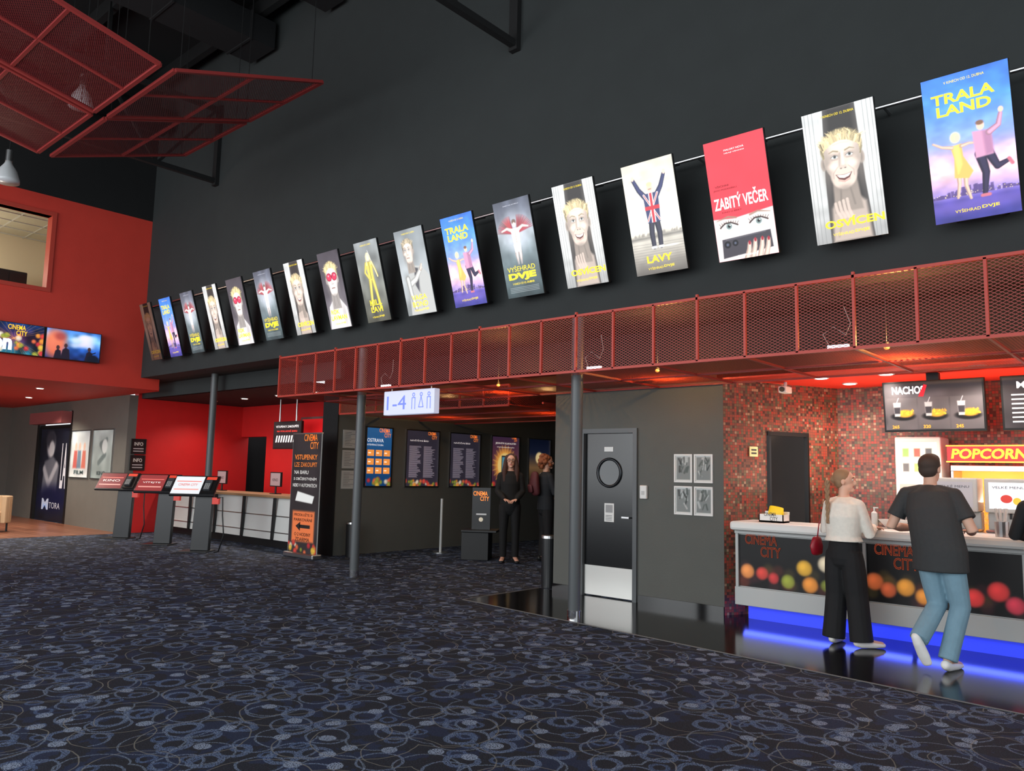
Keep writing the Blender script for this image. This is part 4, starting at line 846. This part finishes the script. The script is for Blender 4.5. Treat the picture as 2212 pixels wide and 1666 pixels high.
def tv(x,lab,kind):
    e=top('menu_screen',lab,'screen',(x,9.2,2.13),rx=math.radians(6),group='menu screens above the bar')
    B().box(-.49,.49,-.03,.04,0,.55,M_bsteel).make('screen_housing',e,bevel=.006)
    B().box(-.06,.06,.04,.12,.2,.63,M_bsteel).make('ceiling_mount',e)
    c=Cv(-.47,.47,.025,.53,.005,(86,80,82),6); b=B(); w=P((240,240,240),.9); y=-.036
    if kind:
        c.noise(7,5,.25); c.ell(0,.52,.6,.08,(50,46,48),.06)
        for i in range(3):
            cx=-.3+i*.31; c.poly([(cx-.15,.03),(cx+.15,.03),(cx+.15,.37),(cx-.15,.37)],(104,98,98),.01,.6)
            c.ell(cx+.01,.17,.12,.045,(24,22,24),.01); c.ell(cx+.03,.2,.08,.04,(226,160,50),.012)
            for q in range(22): a=c.r.uniform(-.07,.08); z=.19+c.r.uniform(-.01,.04); c.poly([(cx+.03+a,z),(cx+.05+a,z+.005),(cx+.04+a,z+.022)],(244+c.r.uniform(-30,10),190+c.r.uniform(-40,30),60),.003)
            c.poly([(cx-.075,.17),(cx-.02,.17),(cx-.01,.32),(cx-.085,.32)],(190,188,186),.006); c.poly([(cx-.075,.2),(cx-.02,.2),(cx-.015,.27),(cx-.08,.27)],(60,56,60),.006); c.limb([(cx-.05,.32),(cx-.03,.37)],.006,(220,220,220),.003)
        b.text('NACHOS',-.23,.41,.32,.085,y,w,.03)
        for i,t in enumerate(('265','320','245')): b.text(t,-.37+i*.31,.04,.07,.035,y,P((250,170,50),.9),.02)
        b.poly([(-.13,.38),(-.08,.38),(-.04,.5),(-.07,.51)],y-.001,P((220,20,40),.9))
    else:
        c.C[:]=(58,54,56); c.noise(6,4,.2); b.text('MENU',-.2,.42,.3,.07,y,w,.02)
        for i in range(7): b.rect(-.4,-.05+.03*math.sin(i),.08+i*.045,.095+i*.045,y,P((220,220,220),.8)); b.rect(.2,.36,.08+i*.045,.095+i*.045,y,P((250,180,60),.8))
    c.make('display',e,-.032,.6); b.make('display_lettering',e)
tv(-2.09,'menu screen with snack trays and prices hung under red ceiling',1); tv(-.97,'menu screen with price list hung under red ceiling',0)
tv(.15,'menu screen with price list hung under red ceiling',0)
e=top('popcorn_warmer','glass popcorn warmer with red illuminated popcorn sign','popcorn machine',(-1.68,9.8,.944))
M_glow=mat('popcorn_glow',(255,170,70),.5,emit=1.2,ecol=(255,140,50))
B().box(-.38,.38,-.1,.35,0,.1,M_steel).box(-.38,.38,-.1,.35,.78,.84,M_steel).box(-.38,-.35,-.1,.35,.1,.78,M_steel).box(.35,.38,-.1,.35,.1,.78,M_steel).make('warmer_frame',e,bevel=.005)
B().box(-.35,.35,.3,.34,.1,.78,M_glow).make('lit_back',e,label='glowing orange interior')
b=B(); rr=random.Random(5)
for i in range(130): q=rr.uniform(.02,.035); b.ell((rr.uniform(-.32,.32),rr.uniform(-.04,.26),.12+rr.uniform(0,.3)),(q,q,q*.8),mat('popcorn',(246,214,130),.8,emit=.3),6,5)
o=b.make('popcorn_heap',e,smooth=True); o['kind']='stuff'
b=B().box(-.4,.4,-.14,.1,.88,1.05,mat('sign_red',(206,16,20),.3,emit=.6)); b.box(-.41,.41,-.145,-.135,.87,.885,M_glow); b.box(-.41,.41,-.145,-.135,1.045,1.06,M_glow); b.make('sign_box',e)
B().text('POPCORN',-.01,.91,.7,.11,-.146,mat('sign_yellow',(255,224,40),.4,emit=1.3),.03,shear=.15).make('sign_lettering',e)
e=top('drink_cooler','white illuminated drinks display cabinet on the back worktop','cooler',(-2.4,9.85,.944))
B().box(-.24,.24,-.1,.3,.0,1.16,M_white).make('cabinet_body',e,bevel=.015)
c=Cv(-.2,.2,.72,1.1,.006,(232,238,220),3); c.noise(4,4,.1)
for i in range(3):
    for j in range(2): c.poly([(-.16+i*.12,.76+j*.17),(-.09+i*.12,.76+j*.17),(-.09+i*.12,.86+j*.17),(-.16+i*.12,.86+j*.17)],[(70,70,74),(120,160,80),(190,70,60)][(i+j)%3],.012,.9)
c.make('display',e,-.102,.8)
B().rect(-.2,.2,.1,.62,-.103,P((150,146,144),.1)).make('lower_panel',e)
def disp(x,lab,c_):
    e=top('drink_dispenser',lab,'drink dispenser',(x,9.05,1.104))
    B().box(-.21,.21,0,.3,.2,.54,M_lgrey).box(-.21,.21,.14,.3,0,.2,M_lgrey).box(-.21,.21,-.02,.3,0,.03,M_steel).make('dispenser_body',e,bevel=.015)
    b=B().rect(-.17,.17,.24,.5,-.003,P(c_,.5)); b.text('VELKÉ MENU',0,.44,.28,.03,-.006,P((60,60,66),.2)); b.disc(-.02,.34,.05,-.005,P((200,60,50),.4),.04); b.disc(.07,.32,.035,-.006,P((240,190,60),.4)); b.make('display',e)
    for q in (-.1,0,.1): B().cyl((q,.07,.2),(q,.07,.14),.012,M_kiosk).make('nozzle',e)
e=top('service_shelf','steel service shelf behind the counter','shelf',(0,8.98,.004)); B().box(-2.3,3.5,.03,.42,1.05,1.1,M_steel).make('shelf_board',e)
for x in (-2.2,-.5,1,3.3): B().box(x,x+.04,.1,.35,0,1.05,M_steel).make('shelf_leg',e)
disp(-1.9,'grey drinks dispenser with menu picture',(150,150,156)); disp(-1.42,'grey drinks dispenser with bright lit front',(225,230,236)); disp(-.7,'grey drinks dispenser with lit front',(190,196,200))
e=top('snack_box','white open card box with yellow bag inside','box',(-3.62,8.62,1.104)); b=B().box(-.14,.14,-.09,.09,0,.02,M_white).box(-.14,-.13,-.09,.09,0,.09,M_white).box(.13,.14,-.09,.09,0,.09,M_white).box(-.14,.14,-.09,-.08,0,.09,M_white).box(-.14,.14,.08,.09,0,.12,M_white); b.make('box_body',e); b=B(); cc(b,0,.02,.16,-.091,P((60,50,50))); b.make('box_print',e); B().loft([(0,0,.03),(.02,.0,.1),(.03,0,.17)],[(.08,.04),(.09,.05),(.08,.01)],P((240,200,30),.2)).make('snack_bag',e,smooth=True)
e=top('bowl','shallow white bowl on the counter','bowl',(-2.42,8.82,1.104)); B().loft([(0,0,0),(0,0,.02),(0,0,.09)],[.06,.09,.15],M_white,cap=False,n=28).make('bowl_body',e,smooth=True)
e=top('pump_bottle','clear hand gel pump bottle on the counter','bottle',(-2.62,8.85,1.104)); B().cyl((0,0,0),(0,0,.15),.03,mat('bottle_clear',(210,216,214),.1)).cyl((0,0,.15),(0,0,.17),.03,M_white,.01).make('bottle_body',e); B().cyl((0,0,.17),(0,0,.2),.008,M_white).box(-.008,.04,-.008,.008,.2,.212,M_white).make('pump',e)
e=top('straw_holder','steel tumbler full of paper straws','cutlery holder',(-1.4,8.5,1.104)); B().loft([(0,0,0),(0,0,.14)],[.055,.06],M_steel,cap=False).make('tumbler',e)
for i in range(7): a=i*.9; B().cyl((.03*math.cos(a),.03*math.sin(a),.1),(.05*math.cos(a),.05*math.sin(a),.26),.007,M_white,n=6).make('straw',e)
e=top('security_camera','small white dome security camera under red ceiling','camera',(-3.7,9.2,2.76)); B().cyl((0,0,-.06),(0,0,0),.02,M_white).box(-.05,.05,-.1,.08,-.14,-.06,M_white).make('camera_body',e,bevel=.01); B().cyl((0,-.12,-.1),(0,-.1,-.1),.03,M_bsteel).make('lens',e)
b=B().box(.0,.12,-.01,0,0,.12,P((230,222,160),.1)); b.rect(.02,.1,.07,.09,-.012,P((60,60,60))); b.rect(.02,.1,.03,.05,-.012,P((60,60,60))); b.make('wall_notice',label='small yellow notice on the mosaic wall',cat='notice',loc=(ap(.2,1.8)[0]+.02,ap(.2,0)[1],1.85),rot=(0,0,math.atan2(D.y,D.x)))
def down(x,y,z,lab,w=0,col=(1,.85,.7),e_=8,grp='recessed downlights'):
    e=top('downlight',lab,'ceiling light',(x,y,z),group=grp)
    B().cyl((0,0,-.012),(0,0,0),.085,M_white,n=24).make('trim_ring',e); B().cyl((0,0,-.016),(0,0,-.012),.065,mat('downlight_lens_%d'%e_,(255,240,220),.5,emit=e_),n=24).make('lens',e)
    if w: l=lamp('SPOT',(0,0,-.03),w,col,.06,name='downlight_beam'); l.data.spot_size=2.4; l.data.spot_blend=.6; l.parent=e
for x,y,w in ((-3.11,9.7,45),(-3.2,9.0,35),(-2.5,9.0,40),(-1.6,8.85,40),(-.6,9.6,50),(.6,9.0,40)): down(x,y,2.76,'round white downlight in red bar ceiling',w,(1,.92,.82))
for x in (-17.6,-16.2,-14.8,-13.4): down(x,9.2,3.13,'small downlight in black ticket ceiling',85,(1,.85,.74),5)
for x,y in ((-19.2,3.6),(-19.0,5.9),(-22,5),(-22,6.6)): down(x,y,3.2,'downlight in red lobby soffit',260,(1,.88,.74))
# ------------------------------------------------------------ people
def person(name,label,loc,rz,H,J,c,hair='short',headyaw=0,shoes=(225,225,222),topk='tee',wide=.0,female=False,glasses=False,headtilt=0):
    s=H/1.75
    e=top('person',label,'person',loc,rz)
    def V(p): return Vector(p)*s
    d=dict(pel=(0,0,.93),wst=(0,0,1.08),chs=(0,0,1.27),sh=(0,0,1.40),nk=(0,0,1.5),hd=(0,.015,1.63))
    d.update(J); skin=mat('skin_%s'%name,c['skin'],.55); 
    sw=.16 if female else .185
    def side(k): 
        q=d['sh']; return (q[0]+k*sw,q[1],q[2]-.005)
    b=B()
    tr=[(.15,.105),(.125,.09),(.148,.105),(.15,.085),(.055,.055)]
    b.loft([V(p) for p in (d['pel'],d['wst'],d['chs'],d['sh'],d['nk'])],[((a-.01)*s,(q-.01)*s) for a,q in tr],skin,n=20)
    b.loft([V(d['sh']),V(d['nk']),V(d['hd'])],[.055*s,.052*s,.055*s],skin)
    R=Matrix.Rotation(headyaw,3,'Z')@Matrix.Rotation(headtilt,3,'X'); hc=V(d['hd'])
    def hp(x,y,z): return hc+R@(Vector((x,y,z))*s)
    b.ell(hc+R@Vector((0,-.005,.03))*s,(.077*s,.095*s,.092*s),skin,20,14,R)
    b.ell(hp(0,.025,-.045),(.055*s,.062*s,.062*s),skin,16,10,R)
    b.ell(hp(0,.096,-.012),(.013*s,.02*s,.024*s),skin,10,8,R); b.ell(hp(0,.07,-.085),(.028*s,.024*s,.02*s),skin,10,8,R)
    for k in (-1,1): b.ell(hp(k*.078,-.008,-.005),(.01*s,.02*s,.032*s),skin,10,8,R)
    for k,n in ((-1,'L'),(1,'R')):
        S0=side(k); E=J[n+'el']; W=J[n+'wr']; hd=J.get(n+'hd',tuple(Vector(W)-Vector(E))); 
        b.loft([V(S0),V(E),V((Vector(E)*.6+Vector(W)*.4)),V(W)],[.048*s,.041*s,.04*s,.027*s],skin,(0,1,.2))
        t=Vector(hd).normalized(); nrm=Vector(J.get(n+'pn',(0,0,-1))); nrm=(nrm-t*t.dot(nrm)).normalized()
        w=Vector(W); sdl=t.cross(nrm).normalized()
        b.loft([V(w),V(w+t*.05),V(w+t*.095)],[(.024*s,.014*s),(.04*s,.015*s),(.038*s,.012*s)],skin,tuple(sdl))
        for fi,(o,l) in enumerate(((-.033,.062),(-.011,.075),(.011,.07),(.033,.055))):
            p0=w+t*.09+sdl*o; p1=p0+t*l*.5+sdl*o*.25+nrm*.006; p2=p1+t*l*.4+nrm*.02
            b.loft([V(p0),V(p1),V(p2)],[.0085*s,.008*s,.007*s],skin,n=8)
        th=sdl*(-k); p0=w+t*.03+th*.028; p1=p0+t*.03+th*.03; p2=p1+t*.03+th*.006+nrm*.01
        b.loft([V(p0),V(p1),V(p2)],[.012*s,.01*s,.008*s],skin,n=8)
        hp_=J.get(n+'hp',(k*.09,d['pel'][1],.9)); K=J.get(n+'kn',(k*.1,.01,.5)); A=J.get(n+'an',(k*.1,-.02,.09))
        b.loft([V(hp_),V(K),V((Vector(K)*.65+Vector(A)*.35)+Vector((0,-.01,0))),V(A)],[.08*s,.055*s,.054*s,.036*s],skin,(1,0,0))
        ft=J.get(n+'ft',(k*.03,.2,-.06)); A_=Vector(A); b.loft([V(A_+Vector((0,0,-.02))),V(A_+Vector(ft)*.9)],[(.036*s,.035*s),(.035*s,.02*s)],skin)
    b.make('body',e,remesh=.0075,sm=2)
    for k in (-1,1):
        q=B().ell(hp(k*.03,.078,.02),(.013*s,.009*s,.007*s),mat('eye_white',(235,232,228),.3),10,8,R).ell(hp(k*.03,.085,.02),(.006*s,.004*s,.006*s),mat('iris',(50,36,28),.3),8,6,R); q.make('eye',e,smooth=True)
        B().loft([hp(k*.014,.088,.04),hp(k*.032,.09,.045),hp(k*.05,.078,.04)],[.003*s]*3,mat('brow_%s'%name,tuple(int(v*.6) for v in c['hair']),.8),n=6).make('eyebrow',e)
    B().ell(hp(0,.084,-.052),(.024*s,.008*s,.008*s),mat('lips_%s'%name,(176,90,84),.5),12,8,R).make('mouth',e,smooth=True)
    if glasses:
        g=B()
        for k in (-1,1):
            pts=[hp(k*.034+.024*math.cos(a),.1,.02+.018*math.sin(a)) for a in [i*math.pi/6 for i in range(13)]]; g.tube(pts,.0025*s,M_bsteel,6); g.bar(hp(k*.058,.098,.024),hp(k*.08,0,.01),.004,M_bsteel)
        g.bar(hp(-.01,.102,.024),hp(.01,.102,.024),.004,M_bsteel); g.make('glasses',e,label='dark framed glasses')
    hm=mat('hair_%s'%name,c['hair'],.75); h=B()
    h.ell(hp(0,-.022,.048),(.086*s,.094*s,.09*s),hm,20,14,R); h.ell(hp(0,-.045,.0),(.078*s,.062*s,.075*s),hm,16,10,R)
    if hair=='long':
        for k in (-1,1): h.loft([hp(k*.06,.01,.08),hp(k*.085,.01,.0),hp(k*.1,.03,-.15),hp(k*.1,.06,-.32)],[.035*s,.035*s,.045*s,.025*s],hm)
        h.loft([hp(0,-.06,.02),hp(0,-.09,-.15),hp(0,-.1,-.3)],[(.08*s,.05*s),(.1*s,.035*s),(.07*s,.02*s)],hm)
    if hair=='curly':
        rr=random.Random(3)
        for i in range(46):
            a=rr.uniform(0,6.28);z=rr.uniform(-.09,.12); q=math.sqrt(max(0.1,1-(z/.15)**2))*.1; yy=math.sin(a)*q-.03
            if yy>.055 and z<.06: continue
            h.ell(hp(math.cos(a)*q,yy,z),(.034*s,)*3,hm,8,6)
    if hair=='braid':
        h.ell(hp(.0,-.1,.02),(.04*s,.03*s,.04*s),hm)
    if hair=='short': h.ell(hp(0,.01,.085),(.07*s,.07*s,.055*s),hm,16,10,R)
    h.make('hair',e,remesh=.008,sm=2)
    if hair=='braid':
        q=B()
        for side_ in (0,1,2):
            p0=hp(0,-.1,.0); pts=[]
            for i in range(22):
                t=i/21; base=Vector((p0.x,min(p0.y-.02*s,-.135*s)-.01*t,p0.z-t*.42*s)); ph=t*14+side_*2.094
                pts.append(base+Vector((math.sin(ph)*.016,math.sin(2*ph)*.008,0))*s*(1-.4*t))
            q.loft(pts,[.015*s*(1-.5*i/21) for i in range(22)],hm,n=8)
        q.make('braid',e,smooth=True,label='long plaited braid down the back')
    tm=painted('top_%s'%name,c['top'],.85,.12,30); q=B()
    drop=J.get('drop',.0); lo=J.get('toplo',0); g=.022+J.get('loose',0); box=J.get('boxy',0)
    pts=[d['pel'],d['wst'],d['chs'],d['sh'],tuple(Vector(d['nk'])*.75+Vector(d['sh'])*.25)]
    rad=[((a+g)*s,(w_+g)*s) for a,w_ in tr]; rad[4]=(.07*s,.068*s)
    if box: rad[0]=(rad[0][0]+box*s*.6,rad[0][1]+box*s*.6); rad[1]=(rad[1][0]+box*s,rad[1][1]+box*s); rad[2]=(rad[2][0]+box*s*.6,rad[2][1]+box*.3*s)
    P_=[V(p) for p in pts][lo:]; R_=rad[lo:]
    if drop: P_=[P_[0]-Vector((0,0,drop*s))]+P_; R_=[(R_[0][0]*1.02,R_[0][1]*1.02)]+R_
    if lo: R_=[((a+.02*s),(w_+.02*s)) if i==0 else (a,w_) for i,(a,w_) in enumerate(R_)]
    q.loft(P_,R_,tm,n=24,cap=False)
    for k,n in ((-1,'L'),(1,'R')):
        S0=Vector(side(k)); E=Vector(J[n+'el']); W=Vector(J[n+'wr'])
        q.loft([V(Vector(d['sh'])+Vector((k*.06,0,.03))),V(S0+Vector((0,0,.0)))],[.055*s,.06*s],tm)
        if topk=='tee': q.ell(V(S0),(.064*s,)*3,tm,12,8); q.loft([V(S0),V(S0*.6+E*.4),V(S0*.32+E*.68)],[.064*s,.07*s,.076*s],tm,(0,1,0),cap=False)
        else: q.loft([V(S0),V(S0*.5+E*.5),V(E),V(E*.5+W*.5),V(E*.04+W*.96)],[.06*s,.058*s,.056*s,.05*s,.038*s],tm,(0,1,0))
    q.make('shirt' if topk=='tee' else 'jacket',e,remesh=.009,sm=3)
    pm=painted('trousers_%s'%name,c['legs'],.85,.15,14); q=B()
    pe=Vector(d['pel']); q.loft([V(pe+Vector((0,0,.1))),V(pe),V(pe-Vector((0,.01,.08)))],[(.145*s,.11*s),(.166*s,.13*s),((.158+wide*.2)*s,.122*s)],pm,n=20)
    for k,n in ((-1,'L'),(1,'R')):
        h_=Vector(J.get(n+'hp',(k*.09,d['pel'][1],.9))); K=Vector(J.get(n+'kn',(k*.1,.01,.5))); A=Vector(J.get(n+'an',(k*.1,-.02,.09)))
        hem=A-(K-A).normalized()*(.03 if wide>.03 else .0)
        q.loft([V(h_+Vector((0,0,.03))),V(h_*.85+K*.15),V(h_*.5+K*.5),V(K),V(K*.5+A*.5),V(hem)],[((.09)*s,(.1)*s),((.092+wide*.3)*s,(.102+wide*.3)*s),((.082+wide*.7)*s,(.09+wide*.7)*s),((.066+wide)*s,(.07+wide)*s),((.062+wide*1.1)*s,(.064+wide*1.1)*s),((.058+wide*1.3)*s,(.062+wide*1.3)*s)],pm,(1,0,0),cap=False)
    q.make('trousers',e,remesh=.009,sm=3)
    sm_=mat('shoe_%s'%name,shoes,.5)
    for k,n in ((-1,'L'),(1,'R')):
        A=Vector(J.get(n+'an',(k*.1,-.02,.09))); ft=Vector(J.get(n+'ft',(k*.03,.2,-.06)))
        heel=A+(-ft.normalized()*.05); f=ft.normalized()
        dz=Vector((0,0,-.045)) if abs(f.z)<.7 else Vector((0,-.02,-.02))
        q=B().loft([V(heel+dz),V(A+dz),V(A+ft*.6+dz*.6),V(A+ft*.95+dz*.25)],[(.036*s,.04*s),(.04*s,.045*s),(.047*s,.033*s),(.04*s,.024*s)],sm_)
        q.make('shoe',e,remesh=.009,sm=1)
    return e
person('a','woman in white cropped jacket and wide black trousers leaning at counter',(-2.66,8.0,.004),-.2,1.69,
 dict(Lel=(-.235,.05,1.13),Lwr=(-.1,.3,1.17),Rel=(.24,.07,1.11),Rwr=(.12,.36,1.17),Lhd=(.5,1,-.1),Rhd=(0,1,-.1),Lkn=(-.1,.02,.5),Rkn=(.115,.02,.5),Lan=(-.12,-.02,.09),Ran=(.16,.0,.09),Lft=(-.03,.22,-.05),Rft=(.13,.19,-.05),toplo=1,drop=.05,loose=.024,sh=(0,.02,1.4),nk=(0,.02,1.5),hd=(.005,.035,1.63)),
 dict(skin=(220,174,150),hair=(150,118,88),top=(230,224,212),legs=(20,20,22)),'braid',-1.15,(232,228,222),'long',.04,True)
B().loft([(-.255,-.02,.86),(-.26,-.02,.93),(-.255,-.02,1.0)],[(.03,.09),(.04,.1),(.03,.07)],mat('red_bag',(150,16,34),.4),(1,0,0)).tube([(-.25,-.02,1.0),(-.24,.0,1.15),(-.2,.05,1.36)],.006,mat('red_bag',(150,16,34))).make('shoulder_bag',label='small red shoulder bag hanging at the hip of a person',cat='bag',loc=(-2.68,8.0,0),rot=(0,0,-.2),smooth=True)
person('b','man in dark grey t-shirt and light blue jeans leaning on counter',(-1.74,7.66,.004),.0,1.84,
 dict(pel=(-.0,.02,.94),wst=(-.03,.04,1.1),chs=(-.06,.08,1.27),sh=(-.08,.11,1.41),nk=(-.08,.13,1.5),hd=(-.08,.16,1.62),Lel=(-.39,.08,1.12),Lwr=(-.3,.42,1.1),Rel=(.24,.06,1.12),Rwr=(.14,.44,1.1),Lhd=(.4,1,-.05),Rhd=(-.4,1,-.05),
  Rhp=(.08,.02,.9),Rkn=(.13,.05,.5),Ran=(.05,-.08,.09),Rft=(.04,.22,-.06),Lhp=(-.09,.02,.9),Lkn=(-.04,.05,.5),Lan=(-.13,-.2,.24),Lft=(.05,.05,-.19),drop=.16,loose=.012,boxy=.04),
 dict(skin=(212,166,142),hair=(60,46,38),top=(52,53,54),legs=(118,150,166)),'short',-.25,(232,230,226),'tee',.012)
person('c','person in black long-sleeved top and dark trousers at the counter',(-.95,7.95,.004),-.1,1.75,
 dict(Lel=(-.28,.05,1.15),Lwr=(-.22,.36,1.13),Rel=(.28,.05,1.15),Rwr=(.18,.36,1.13),Lhd=(0,1,0),Rhd=(0,1,0)),dict(skin=(206,160,136),hair=(60,44,36),top=(26,26,28),legs=(30,32,40)),'short',0,(40,40,42),'long')
person('d','smiling woman with long dark hair and glasses in black uniform',(-9.33,10.6,0),math.pi+.75,1.92,
 dict(Lel=(-.2,.0,1.14),Lwr=(-.1,.17,1.02),Rel=(.2,.0,1.14),Rwr=(.1,.19,1.02),Lhd=(.6,.5,-.2),Rhd=(-.6,.5,-.2)),dict(skin=(214,164,142),hair=(64,36,28),top=(12,12,13),legs=(10,10,12)),'long',0,(20,20,20),'long',0,True,True)
person('e','person with curly auburn hair and dark jacket wearing a backpack',(-8.95,11.15,0),-.5,1.92,
 dict(Lel=(-.25,.02,1.14),Lwr=(-.2,.2,1.05),Rel=(.25,.05,1.14),Rwr=(.16,.28,1.2),drop=.08,loose=.01),dict(skin=(206,160,136),hair=(130,72,40),top=(18,24,30),legs=(12,12,15)),'curly',-.3,(30,30,30),'long')
b=B().loft([(0,-.2,1.12),(0,-.23,1.28),(0,-.22,1.45)],[(.15,.07),(.15,.09),(.11,.06)],mat('backpack_red',(80,28,34),.7)).loft([(0,-.3,1.14),(0,-.32,1.24)],[(.1,.03),(.1,.03)],mat('backpack_red',(80,28,34)))
b.make('backpack',label='dark red backpack worn by a person in hallway',cat='backpack',loc=(-8.95,11.15,.12),rot=(0,0,-.5),smooth=True)
# ------------------------------------------------------------ lights, world, camera
w=bpy.data.worlds.new('world'); S.world=w; w.use_nodes=True; bg=w.node_tree.nodes['Background']; bg.inputs[0].default_value=(.88,.95,1,1); bg.inputs[1].default_value=1.35
lamp('AREA',(-6,-6,3.6),700,(.95,.98,1),16,(math.radians(86),0,0),5,'window_light')
lamp('AREA',(-14,-5,3.4),340,(.95,.98,1),8,(math.radians(86),0,0),5,'window_light')
lamp('POINT',(-18.9,3.9,5.6),60,(1,.9,.72),.12,name='office_light')
lamp('POINT',(-4.35,10.2,2.3),4,(1,.85,.7),.08,name='store_fill')  # added fill lamp, lightens the interior seen through the bar doorway
for x in (-3.1,-1.3,.6): lamp('AREA',(x,8.56,.165),6.5,(.08,.12,1),1.75,(math.radians(-25),0,0),.12,'blue_led')
lamp('AREA',(-1.5,9.4,1.4),60,(1,.74,.56),3.8,(math.pi,0,0),.4,'bar_bounce_fill')  # added fill lamp standing in for light bounced onto the red ceiling
for x in (-10.6,-8.2): lamp('POINT',(x,10.2,2.85),20,(1,.55,.2),.04,name='hall_bulb')
lamp('AREA',(-9.4,10,2.5),14,(1,.85,.7),2,(0,0,0),2,'hall_light')
cam=bpy.data.cameras.new('camera'); co=bpy.data.objects.new('camera',cam); COL.objects.link(co); S.camera=co
cam.sensor_width=36; cam.lens=27.34; cam.clip_end=200
al=math.atan(187/1680); th=math.radians(48.6)
fw=Vector((-math.cos(th)*math.cos(al),math.sin(th)*math.cos(al),math.sin(al))); r0=Vector((math.sin(th),math.cos(th),0)); u0=r0.cross(fw)
sr=math.atan(.0225); r=r0*math.cos(sr)+u0*math.sin(sr); u=u0*math.cos(sr)-r0*math.sin(sr)
M=Matrix((r,u,-fw)).transposed().to_4x4(); M.translation=Vector((0,0,1.6)); co.matrix_world=M
